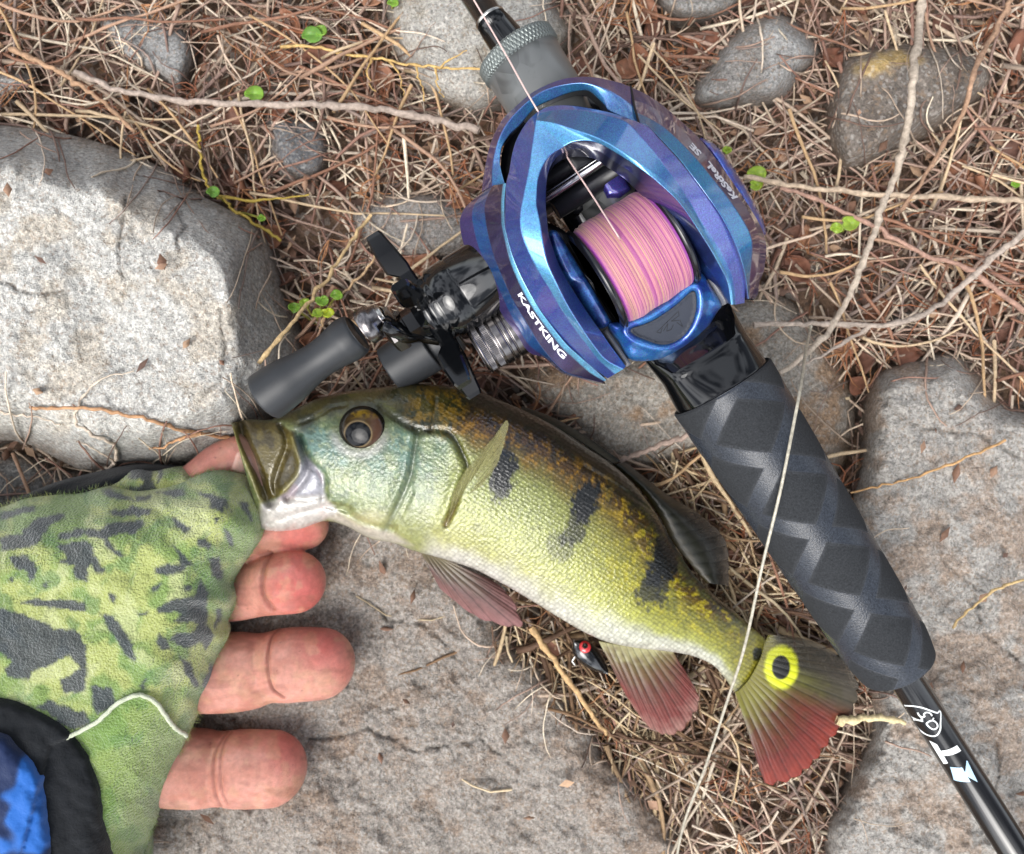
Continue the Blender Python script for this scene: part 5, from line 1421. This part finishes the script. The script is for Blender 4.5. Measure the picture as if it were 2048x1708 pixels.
# handle bar: a thin plate across the shaft, upper knob towards the lens, lower knob towards the ground
hcen = hc + vax * .0130
v, f = lathe(hc + vax * .004, hc + vax, [(0, .0042), (.0085, .0042), (.0088, .0036), (.0118, .0036), (.0122, .0025)], 6)
mesh_obj('handle_nut', v, f, M_hb, reel, smooth=False)
kn1 = vpt(757, 637, 9.0)                                                     # pivots of the two knobs
kn2 = vpt(950, 634, -16.0)
def knob_bar():
    rows = []
    pts = catmull([kn1, kn1 * .6 + hcen * .4 + np.array([0, 0, .0008]), hcen, kn2 * .6 + hcen * .4, kn2], 40)
    n = len(pts); t = np.linspace(0, 1, n)
    w = np.interp(t, [0, .1, .35, .5, .65, .9, 1], [.0044, .0050, .0042, .0062, .0042, .0050, .0044]); h = .0015
    for k in range(n):
        d = pts[min(k + 1, n - 1)] - pts[max(k - 1, 0)]; d /= np.linalg.norm(d)
        u = np.cross(d, vax); u /= np.linalg.norm(u)
        nrm = np.cross(u, d); ww = w[k]; bq = .0005
        rows.append([pts[k] + u * x + nrm * y for x, y in ((-ww, -h + bq), (-ww + bq, -h), (ww - bq, -h), (ww, -h + bq), (ww, h - bq), (ww - bq, h), (-ww + bq, h), (-ww, h - bq))])
    v = np.array(rows).reshape(-1, 3)
    f = gridf(n, 8, True).tolist() + [list(range(8))[::-1], list(range((n - 1) * 8, n * 8))]
    return mesh_obj('handle_bar', v, f, M_hb, reel)
hbar = knob_bar()
M_eva2 = simple('knob_foam', (42, 44, 47), .45, spec=.45, bump=(3500., .12, .0002), var=.06, vscale=600.)
M_gun = simple('gunmetal', (128, 124, 124), .22, metal=1.0)
def knob(p, tip, R=1.0):
    d = (tip - p); L = np.linalg.norm(d); d /= L
    v, f = lathe(p - d * .0022, tip, [(0, .0030), (.0004, .0036), (.0018, .0037), (.0020, .0046), (.0050, .0047), (.0053, .0043)], 48)
    mesh_obj('knob_collar', v, f, M_gun, hbar)
    pr = [(.0052, .0046), (.0058, .0053), (.0085, .0056), (.011, .0052), (.015, .0047), (.018, .0047), (.022, .0052), (.0265, .0060), (L - .0012, .0064), (L - .0004, .0062), (L, .0056)]
    c = catmull(pr, 60)
    v, f = lathe(p, tip, [(a, b * R) for a, b in c], 64)
    mesh_obj('knob', v, f, M_eva2, hbar)
    v, f = lathe(p - d * .0030, tip, [(0, .0022), (.0003, .0030), (.0012, .0030)], 40)
    mesh_obj('knob_cap', v, f, M_silver, hbar)
knob(kn1 + vax * .0012, vpt(528, 796, 5.5))
knob(kn2 + vax * .0012, kn2 + vax * .0165 + np.array([0, 0, -.001]), 1.15)
v, f = lathe(hcen + vax * .0012, hcen + vax * .01, [(0, .0046), (.0008, .0048), (.0030, .0046), (.0036, .0038), (.0042, .0016)], 6)
mesh_obj('lock_nut', v, f, M_gun, hbar, smooth=False)
sm = np.array([(1261.5, 173, ZR + .0125), (1265, 192, ZR + .0155), (1269, 214, ZR + .0190), (1274, 232, ZR + .0218), (1278, 246, ZR + .0243)])
v, f = tube(PV(*catmull(sm, 24).T), .00028, 8)
mesh_obj('seam', v, f, simple('seam_black', (10, 10, 14), .7), palm)
# cast tension cap, knurled
def cap():
    a, b = vpt(1040, 652, 0.5), vpt(955, 703, 0.5); d = (b - a); L = np.linalg.norm(d); d /= L
    sts = np.linspace(0, L, 120)[:, None]; th = np.linspace(0, 2 * math.pi, 420, endpoint=False)[None]
    r = .0070 + 0 * sts + 0 * th
    def band(x0, x1): return ((sts > L * x0) & (sts < L * x1)).astype(float)
    kn = .00022 * (np.sin(th * 90) > .1)
    r = r - band(.62, .74) * (.00015 + kn) - band(.80, .92) * (.0003 + kn)
    for g in (.28, .40, .58, .77): r = r - .00035 * np.exp(-((sts - L * g) / .00022) ** 2)
    r = r - .0012 * sstep(L * .93, L, sts) ** 2 - .0003 * band(.6, 1.0)
    u, w = np.cross(d, [0, 0, 1.0]), None; u /= np.linalg.norm(u); w = np.cross(u, d)
    v = a + d * sts[..., None] + (np.cos(th)[..., None] * u + np.sin(th)[..., None] * w) * r[..., None]
    f = gridf(120, 420, True).tolist() + [list(range(420))[::-1], list(range(119 * 420, 120 * 420))]
    mesh_obj('tension_cap', v.reshape(-1, 3), f, M_gun, reel)
cap()

# ------------------------------------------------------------------ the lines
M_line = simple('pale_line', (214, 186, 180), .45)
spt = spc + np.array([0, 0, .0136])
top = np.array([(930, -30, ZR + .005), (955, 12, ZR + .0065), (1010, 106, ZR + .0130), (1050, 178, ZR + .018), (1077, 224, ZR + .0193), (1094, 252, ZR + .0145), (1111, 279, ZR + .0148), (1130, 308, ZR + .0156), (1180, 384, ZR + .018), (1212, 434, ZR + .0215), (1226, 456, ZR + .0232), (1240, 478, ZR + .0238)])
v, f = tube(PV(*catmull(top, 80).T), .00022, 8)
tag(mesh_obj('fishing_line', v, f, M_line, None), 'thin pink-white line running from the spool over the rod tip side', 'fishing line')
lo = np.array([(1622, 652, .022), (1612, 700, .040), (1600, 780, .058), (1585, 860, .0605), (1560, 985, .0600), (1525, 1130, .056), (1490, 1290, .048), (1455, 1400, .040), (1412, 1530, .030), (1370, 1640, .020), (1350, 1730, .012)])
v, f = tube(PV(*catmull(lo, 90).T), .00040, 8)
tag(mesh_obj('fishing_line', v, f, simple('clear_leader', (168, 162, 146), .3, coat=.4, var=.3, vscale=900.), None), 'slack clear leader line crossing in front of the grip and the tail', 'fishing line')
# ------------------------------------------------------------------ the hand that holds the fish
person = thing('person', 'hand in a green camouflage fingerless glove pinching the jaw of the fish', 'person', P(250, 1250, .012))
def loft(pts, nseg=40, flat=.92):
    """(px, py, z, radius px) -> closed tube with round ends"""
    c = catmull(pts, nseg)
    w = PV(c[:, 0], c[:, 1], c[:, 2]); r = c[:, 3] * (H - c[:, 2]) / F
    t = np.gradient(w, axis=0); t /= np.linalg.norm(t, axis=1)[:, None]
    # hemispherical ends
    W, Rr = [], []
    for k in range(7):
        a = math.pi / 2 * (1 - k / 7); W.append(w[0] - t[0] * r[0] * math.sin(a)); Rr.append(max(r[0] * math.cos(a), 1e-5))
    W += list(w); Rr += list(r)
    for k in range(1, 8):
        a = math.pi / 2 * k / 7; W.append(w[-1] + t[-1] * r[-1] * math.sin(a)); Rr.append(max(r[-1] * math.cos(a), 1e-5))
    W, Rr = np.array(W), np.array(Rr)
    tt = np.vstack([np.repeat(t[:1], 7, 0), t, np.repeat(t[-1:], 7, 0)])
    u = np.cross(tt, [0, 0, 1.0]); u /= np.linalg.norm(u, axis=1)[:, None]; n = np.cross(u, tt)
    th = np.linspace(0, 2 * math.pi, 32, endpoint=False)
    v = (W[:, None] + Rr[:, None, None] * (np.cos(th)[None, :, None] * u[:, None] + flat * np.sin(th)[None, :, None] * n[:, None])).reshape(-1, 3)
    m = len(W)
    f = gridf(m, 32, True).tolist() + [list(range(32))[::-1], list(range((m - 1) * 32, m * 32))]
    return v, f, None
FING = {
    'index': [(300, 1110, .028, 62), (430, 1085, .025, 55), (520, 1062, .022, 50), (575, 1057, .021, 49), (610, 1052, .021, 47)],
    'middle': [(280, 1190, .030, 64), (400, 1185, .0245, 62), (470, 1181, .0205, 60), (520, 1174, .0225, 58), (555, 1168, .0255, 61), (590, 1164, .0265, 62)],
    'ring': [(240, 1330, .028, 72), (380, 1345, .0235, 76), (455, 1344, .0215, 78), (505, 1341, .0212, 74), (536, 1335, .0208, 68.5), (572, 1330, .0222, 72.5), (605, 1328, .0222, 72), (640, 1327, .0220, 70)],
    'little': [(180, 1520, .026, 74), (320, 1532, .0225, 76), (400, 1537, .021, 75), (438, 1537, .0202, 70), (480, 1537, .0212, 74), (540, 1537, .021, 73)],
    'thumb': [(210, 1100, .026, 60), (330, 1030, .0225, 54), (410, 965, .0215, 52), (448, 932, .0220, 50), (480, 916, .0225, 46)],
    'palm': [(60, 1300, .034, 120), (180, 1250, .034, 140), (280, 1220, .031, 120)],
}
v, f, _ = join([loft(p, 60) for p in FING.values()])
tmp = mesh_obj('hand_tmp', v, f, None)
md = tmp.modifiers.new('r', 'REMESH'); md.mode = 'VOXEL'; md.voxel_size = .00045
md = tmp.modifiers.new('s', 'SMOOTH'); md.factor = .5; md.iterations = 8
dg = bpy.context.evaluated_depsgraph_get()
me = bpy.data.meshes.new_from_object(tmp.evaluated_get(dg))
hv = np.array([tuple(p.co) for p in me.vertices]) + np.array(tmp['_loc'])
hf = [list(p.vertices) for p in me.polygons]
tm = tmp.data; bpy.data.objects.remove(tmp); bpy.data.meshes.remove(tm); bpy.data.meshes.remove(me)
# back to picture coordinates for creases and colour
hd = (H - hv[:, 2]) / F
hx, hy = hv[:, 0] / hd + CX, CY - hv[:, 1] / hd
def crease(pts, w): return np.exp(-(pdist(hx, hy, catmull(pts, 40)) / w) ** 2)
def z8(p): return [(380 + x / 3.417, 1040 + y / 3.417) for x, y in p]
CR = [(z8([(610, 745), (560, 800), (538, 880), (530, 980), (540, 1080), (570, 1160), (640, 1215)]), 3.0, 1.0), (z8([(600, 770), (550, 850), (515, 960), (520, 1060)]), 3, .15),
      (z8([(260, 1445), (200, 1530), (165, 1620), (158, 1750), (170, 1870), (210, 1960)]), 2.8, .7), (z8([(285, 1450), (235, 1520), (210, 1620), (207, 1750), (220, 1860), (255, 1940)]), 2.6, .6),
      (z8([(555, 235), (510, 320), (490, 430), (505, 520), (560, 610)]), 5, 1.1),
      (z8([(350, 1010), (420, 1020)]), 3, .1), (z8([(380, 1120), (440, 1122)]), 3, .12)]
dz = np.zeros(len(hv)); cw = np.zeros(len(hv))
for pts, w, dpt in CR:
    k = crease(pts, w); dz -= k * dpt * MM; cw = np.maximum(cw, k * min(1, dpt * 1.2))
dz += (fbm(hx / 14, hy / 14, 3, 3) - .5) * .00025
# pads swell beyond the last joint
for pts, sgn in ((CR[0][0], 1), (CR[4][0], 1)):
    c = catmull(pts, 40); d = pdist(hx, hy, c); xx = np.interp(hy, c[:, 1], c[:, 0])
    win = sstep(c[:, 1].min() - 12, c[:, 1].min() + 25, hy) * sstep(c[:, 1].max() + 12, c[:, 1].max() - 25, hy)
    dz += np.where(hx > xx, .0007 * (1 - np.exp(-d / 5)) * np.exp(-d / 60), 0) * win
hv2 = hv.copy(); hv2[:, 2] += dz * (hv[:, 2] > .014)
n1 = fbm(hx / 45, hy / 45, 7, 4); n2 = fbm(hx / 7, hy / 7, 9, 3)
hc_ = np.broadcast_to(lin((204, 142, 126)), hv.shape)
hc_ = mixc(hc_, lin((176, 112, 96)), sstep(.42, .62, n1) * .6)
hc_ = mixc(hc_, lin((196, 142, 122)), sstep(.5, .7, n2) * .3)
for cx, cy, r, a in ((650, 1290, 60, .75), (600, 1175, 75, .85), (600, 1080, 60, .7), (580, 1500, 60, .6), (690, 1340, 30, .4), (630, 1210, 45, .4)):
    hc_ = mixc(hc_, lin((200, 98, 92)), sstep(1.3, .2, np.hypot(hx - cx, hy - cy) / r) * a)
hc_ = mixc(hc_, lin((196, 156, 122)), sstep(.52, .7, fbm(hx / 26, hy / 26, 33, 3)) * .35)
hc_ = mixc(hc_, lin((140, 84, 70)), sstep(.56, .72, fbm(hx / 60, hy / 24, 35, 3)) * .4)
hc_ = mixc(hc_, lin((176, 112, 104)), sstep(520, 440, hx) * sstep(1250, 1200, hy) * .5)
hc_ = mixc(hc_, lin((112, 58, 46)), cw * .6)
hc_ = mixc(hc_, lin((106, 56, 44)), sstep(.90, .94, fbm(hx / 5, hy / 5, 21, 2)) * .7)                  # specks of grime
nail = sdist(hx, hy, [(462, 938), (474, 905), (500, 890), (520, 905), (515, 945), (490, 955)])
hc_ = mixc(hc_, lin((226, 186, 172)), sstep(-1, 3, nail))
hv2[:, 2] += np.where(nail > 0, .0005, 0) * sstep(0, 4, nail)
def skin_mat():
    m = vcol('skin', .42, spec=.5, sss=.25, coat=.12, noise=(700., .84, 1.12))
    nt = m.node_tree; b = nt.nodes['Principled BSDF']; L = nt.links.new
    at = N(nt, 'ShaderNodeAttribute', attribute_name='pos2')
    # fingerprint ridges: bent waves
    wv = N(nt, 'ShaderNodeTexWave', Scale=.30, Distortion=14.0, Detail=1.0, wave_type='RINGS'); wv.inputs['Detail Scale'].default_value = .02
    mp = N(nt, 'ShaderNodeMapping'); mp.inputs['Location'].default_value = (-600, -1330, 0)
    L(at.outputs['Vector'], mp.inputs['Vector']); L(mp.outputs[0], wv.inputs['Vector'])
    bp = N(nt, 'ShaderNodeBump', Strength=.45, Distance=.0003); L(wv.outputs['Fac'], bp.inputs['Height'])
    tc = N(nt, 'ShaderNodeTexCoord'); no = N(nt, 'ShaderNodeTexNoise', Scale=1400., Detail=3.)
    L(tc.outputs['Object'], no.inputs['Vector'])
    b2 = N(nt, 'ShaderNodeBump', Strength=.22, Distance=.0004); L(no.outputs['Fac'], b2.inputs['Height']); L(bp.outputs[0], b2.inputs['Normal'])
    L(b2.outputs[0], b.inputs['Normal'])
    return m
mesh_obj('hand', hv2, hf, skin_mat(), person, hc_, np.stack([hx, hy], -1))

# glove: terry camouflage cloth over the back of the hand
GO = [(-220, 1060), (-100, 1035), (0, 1015), (58, 996), (155, 988), (212, 974), (270, 980), (328, 973), (379, 957), (417, 943), (456, 943), (495, 957), (514, 992), (523, 1034), (521, 1073), (502, 1104), (479, 1135), (464, 1166), (467, 1196), (464, 1220), (450, 1251), (450, 1274), (433, 1317), (421, 1367), (402, 1402), (388, 1440), (374, 1470), (348, 1533), (325, 1600), (290, 1700), (240, 1830), (-220, 1850)]
GOC = catmull(GO, 300, True)
HEM = [(100, 1490), (143, 1471), (193, 1444), (232, 1409), (255, 1396), (278, 1390), (309, 1402), (332, 1433), (350, 1455), (373, 1472)]
FOLDS = [([(240, 985), (330, 1010), (420, 1020), (490, 1050)], 14, 1.6), ([(300, 1000), (340, 1040), (430, 1075), (500, 1100)], 12, -1.3), ([(465, 1195), (440, 1175), (420, 1140)], 14, 2.2), ([(455, 1240), (430, 1235), (395, 1215)], 12, -2.0),
         ([(500, 960), (512, 1020), (508, 1080), (470, 1140)], 13, 1.5), ([(445, 1280), (400, 1320), (370, 1400)], 16, 1.6), ([(0, 1150), (120, 1140), (250, 1180)], 26, 1.4), ([(420, 1290), (380, 1330), (350, 1400), (330, 1420)], 12, -1.0),
         ([(60, 1000), (180, 1010), (300, 1050), (360, 1100)], 18, -1.2), ([(100, 1300), (220, 1290), (330, 1330)], 22, 1.2)]
def glove_z(px, py, d=None):
    if d is None: d = np.clip(sdist(px, py, GOC), 0, None)
    t = np.clip(d / 150, 0, 1)
    z = .0295 + .0205 * (1 - (1 - t) ** 2.2) + .002 * (1 - np.exp(-d / 5))
    z = z + .0016 * (fbm(px / 60, py / 60, 41, 3) - .5) + .0006 * (fbm(px / 16, py / 16, 44, 3) - .5) + .00022 * (fbm(px / 4, py / 4, 48, 2) - .5)
    for p, w, h in FOLDS:
        z = z + h * MM * .6 * np.exp(-(pdist(px, py, catmull(p, 24)) / w) ** 2)
    # the panel below the hem lies one cloth lower
    lowp = sdist(px, py, HEM + [(340, 1560), (290, 1850), (0, 1850)])
    z = z - .0016 * sstep(-3, 6, lowp)
    return z
gv, gf, gq = pillow(GO, 5, glove_z, [(1.0, .0275), (.97, .022), (.90, .017)])
gx, gy = gq[:, 0], gq[:, 1]
BLOT = [[(0, 380), (180, 335), (190, 362), (0, 420)], [(110, 470), (200, 400), (340, 375), (330, 410), (270, 440), (230, 490), (190, 540), (110, 520)], [(0, 500), (100, 490), (200, 540), (150, 560), (0, 575)],
        [(300, 490), (420, 455), (520, 460), (560, 430), (740, 410), (750, 440), (700, 485), (580, 490), (560, 520), (600, 570), (650, 600), (610, 605), (550, 560), (530, 510), (430, 495), (310, 520)],
        [(560, 370), (700, 340), (790, 360), (770, 390), (620, 402)], [(520, 265), (560, 246), (640, 285), (730, 330), (650, 315), (560, 295)], [(690, 290), (790, 282), (780, 308), (710, 318)], [(800, 265), (950, 250), (960, 290), (900, 305)],
        [(1000, 260), (1100, 280), (1170, 310), (1210, 380), (1160, 340), (1150, 380), (1080, 350), (1080, 310)], [(880, 400), (930, 410), (990, 460), (960, 485), (910, 450)], [(1235, 310), (1285, 330), (1312, 440), (1285, 420), (1255, 350)],
        [(1010, 510), (1060, 508), (1100, 550), (1080, 570), (1030, 548)], [(1155, 450), (1195, 480), (1212, 565), (1178, 540)], [(290, 550), (400, 520), (480, 530), (490, 600), (545, 690), (500, 690), (460, 640), (455, 735), (390, 720), (370, 640), (300, 645), (340, 600)],
        [(50, 605), (140, 592), (180, 640), (190, 700), (160, 740), (140, 685), (60, 655)], [(35, 725), (85, 685), (60, 745)], [(208, 755), (265, 718), (240, 772)], [(80, 838), (200, 818), (440, 838), (442, 885), (380, 885), (200, 858)],
        [(0, 870), (60, 880), (200, 930), (300, 980), (390, 980), (450, 1060), (450, 1180), (440, 1300), (330, 1312), (310, 1240), (420, 1180), (360, 1120), (220, 1180), (160, 1200), (150, 1242), (40, 1232), (20, 1180), (60, 1150), (-30, 1080), (-30, 870)],
        [(510, 890), (580, 910), (640, 980), (690, 1050), (702, 1152), (640, 1112), (620, 1060), (560, 970)], [(800, 660), (860, 640), (930, 640), (898, 538), (992, 640), (940, 690), (860, 702), (800, 692)], [(1085, 612), (1132, 608), (1162, 680), (1142, 732), (1098, 702)],
        [(778, 752), (842, 738), (832, 772), (784, 792)], [(800, 870), (900, 820), (1000, 810), (1040, 718), (1082, 790), (1070, 950), (1112, 1010), (1070, 1092), (1040, 1050), (960, 1082), (880, 1040), (900, 1000), (1000, 990), (1020, 950), (895, 940), (940, 890), (820, 902)],
        [(945, 748), (992, 758), (982, 784), (952, 778)], [(818, 988), (872, 1040), (884, 1094), (828, 1082), (803, 1040)], [(918, 1108), (982, 1150), (1034, 1260), (1010, 1284), (958, 1210)], [(1088, 1148), (1114, 1180), (1060, 1294), (1038, 1290)],
        [(1118, 868), (1148, 868), (1142, 940), (1108, 992), (1113, 930)], [(170, 1390), (250, 1338), (400, 1400), (440, 1400), (472, 1470), (380, 1502), (300, 1470), (240, 1402)], [(468, 1268), (572, 1280), (612, 1372), (510, 1422), (478, 1370)], [(716, 1272), (764, 1226), (742, 1294)], [(1095, 395), (1140, 405), (1120, 440)], [(700, 890), (770, 885), (760, 905), (715, 908)], [(560, 780), (600, 800), (590, 850), (565, 830)]]
def camo(px, py):
    px, py = np.asarray(px, float), np.asarray(py, float)
    wx, wy = px + 40 * (fbm(px / 50, py / 50, 90) - .5), py + 40 * (fbm(px / 50, py / 50, 91) - .5)
    c = mixc(np.broadcast_to(lin((164, 172, 102)), px.shape + (3,)), lin((124, 148, 80)), sstep(.42, .6, fbm(wx / 70, wy / 70, 95, 4)))
    c = mixc(c, lin((182, 188, 132)), sstep(.58, .75, fbm(wx / 50 + 9, wy / 50, 97, 3)) * .8)
    c = mixc(c, lin((84, 122, 70)), sstep(.58, .72, fbm(wx / 45, wy / 45 + 7, 99, 4)) * .65)
    lowp = sdist(px, py, HEM + [(340, 1560), (290, 1850), (0, 1850)])
    c = mixc(c, lin((106, 140, 66)), sstep(-2, 4, lowp) * .6)
    # dark blotches printed on the cloth
    wx, wy = px + 9 * (fbm(px / 12, py / 12, 150, 3) - .5), py + 9 * (fbm(px / 12, py / 12, 151, 3) - .5)
    bl = np.zeros(px.shape)
    for poly in BLOT:
        q = np.array(poly, float); q = np.stack([q[:, 0] / 2.588, 880 + q[:, 1] / 2.588], -1)
        k = (px > q[:, 0].min() - 12) & (px < q[:, 0].max() + 12) & (py > q[:, 1].min() - 12) & (py < q[:, 1].max() + 12)
        if k.any(): bl[k] = np.maximum(bl[k], sstep(-2.0, 2.5, sdist(wx[k], wy[k], q)))
    off = (px < -4) | (py > 1545)
    bl = np.where(off, np.maximum(bl, sstep(.63, .66, fbm(px / 60 + 3, py / 30, 120, 2))), bl)
    bl = bl * (1 - .7 * sstep(0, 6, lowp))
    return mixc(c, lin((58, 62, 72)), bl * .93)
gc = camo(gx, gy) * (.86 + .28 * fbm(gx / 3.2, gy / 3.2, 140, 2))[:, None]
M_terry = vcol('terry_cloth', .95, spec=.15, sheen=.5, noise=(1800., .82, 1.18), bump=(1600., 1.0, .0009))
glove = mesh_obj('glove', gv, gf, M_terry, person, gc)
# pile: short fibres over the cloth and along its edges
def pile():
    n = 15000
    px, py = rng.uniform(-60, 530, n), rng.uniform(930, 1760, n)
    d = sdist(px, py, GOC); k = d > 0; px, py, d = px[k], py[k], d[k]
    e = GOC[rng.integers(0, 300, 2600)] + rng.normal(0, 2, (2600, 2))
    px, py = np.concatenate([px, e[:, 0]]), np.concatenate([py, e[:, 1]])
    d = np.clip(sdist(px, py, GOC), 0, None)
    z = glove_z(px, py, d)
    p = PV(px, py, z - .0001)
    m = len(px); cen = np.array(P(230, 1300, .03))
    out = (p - cen) * np.array([1, 1, 0]); out /= np.linalg.norm(out, axis=1)[:, None]
    edge = np.exp(-d / 10)[:, None]
    dr = rng.normal(0, .6, (m, 3)) + np.array([0, 0, .7]) * (1 - edge) + out * edge * 1.0
    dr /= np.linalg.norm(dr, axis=1)[:, None]
    ln = rng.uniform(.0005, .0011, m)[:, None] * (1 + 1.0 * edge)
    sd = np.cross(dr, rng.normal(0, 1, (m, 3))); sd /= np.linalg.norm(sd, axis=1)[:, None]
    v = np.stack([p - sd * .00006, p + sd * .00006, p + dr * ln], 1).reshape(-1, 3)
    c = np.repeat(np.minimum(camo(px, py) * rng.uniform(.9, 1.3, (m, 1)), 1), 3, 0)
    o = mesh_obj('fabric_pile', v, np.arange(3 * m).reshape(-1, 3), M_terry, glove, c); o['kind'] = 'stuff'
pile()
hm = catmull(HEM, 80); hz = glove_z(hm[:, 0], hm[:, 1]) + .0010
v, f = tube(PV(hm[:, 0] + rng.normal(0, .5, 80), hm[:, 1] + rng.normal(0, .5, 80), hz), .00055, 8)
mesh_obj('hem', v, f, simple('pale_hem', (196, 202, 176), .9, sheen=.3, bump=(3000., .8, .0005)), glove)
# olive flap of the other glove layer and black cuff behind
v, f, q = pillow([(180, 1010), (215, 975), (247, 951), (270, 939), (309, 942), (340, 936), (372, 939), (393, 955), (410, 985), (300, 1040)], 5, lambda x, y, d: .0255 + .006 * (1 - np.exp(-d / 14)) + .0022 * (fbm(x / 22, y / 22, 13) - .5), [(.98, .02), (.95, .016)])
mesh_obj('glove_flap', v, f, M_terry, person, camo(q[:, 0] * 1.3 + 20, q[:, 1] * 1.3) * .8)
M_ncl = simple('black_cloth', (17, 20, 24), .9, spec=.2, sheen=.15, bump=(1500., .5, .0004), var=.2, vscale=400.)
v, f, q = pillow([(-200, 1040), (-60, 1020), (20, 1003), (60, 985), (116, 963), (174, 948), (240, 933), (290, 930), (345, 938), (370, 965), (330, 1010), (100, 1060), (-200, 1100)], 6, lambda x, y, d: .0215 + .006 * (1 - np.exp(-d / 12)) + .0007 * np.sin((x * .35 + y * .9) / 5.5) * np.minimum(1, d / 10), [(.98, .016), (.95, .006)])
mesh_obj('black_cuff', v, f, M_ncl, person)
def over(dz, p): return lambda x, y, d: glove_z(x, y) + dz + .0022 * (1 - np.exp(-d / 10)) + p * (fbm(x / 40, y / 40, 30) - .5)
v, f, q = pillow([(-210, 1385), (-80, 1388), (0, 1398), (58, 1417), (116, 1448), (155, 1487), (182, 1537), (200, 1620), (190, 1800), (-210, 1820)], 6, over(.0008, .001), [(.99, .035)])
mesh_obj('wrist_band', v, f, M_ncl, person)
v, f, q = pillow([(-200, 1440), (-80, 1452), (0, 1471), (31, 1498), (66, 1537), (88, 1620), (70, 1780), (-200, 1790)], 6, over(.0040, .002), [(.99, .037)])
sc = mixc(np.broadcast_to(lin((14, 34, 72)), v.shape), lin((30, 92, 170)), sstep(.46, .6, fbm(q[:, 0] / 70, q[:, 1] / 70, 17, 2)))
mesh_obj('shirt_sleeve', v, f, vcol('blue_cloth', .8, spec=.2, sheen=.3, bump=(1600., .4, .0003)), person, sc)
for o in bpy.data.objects:
    if '_loc' in o: del o['_loc']
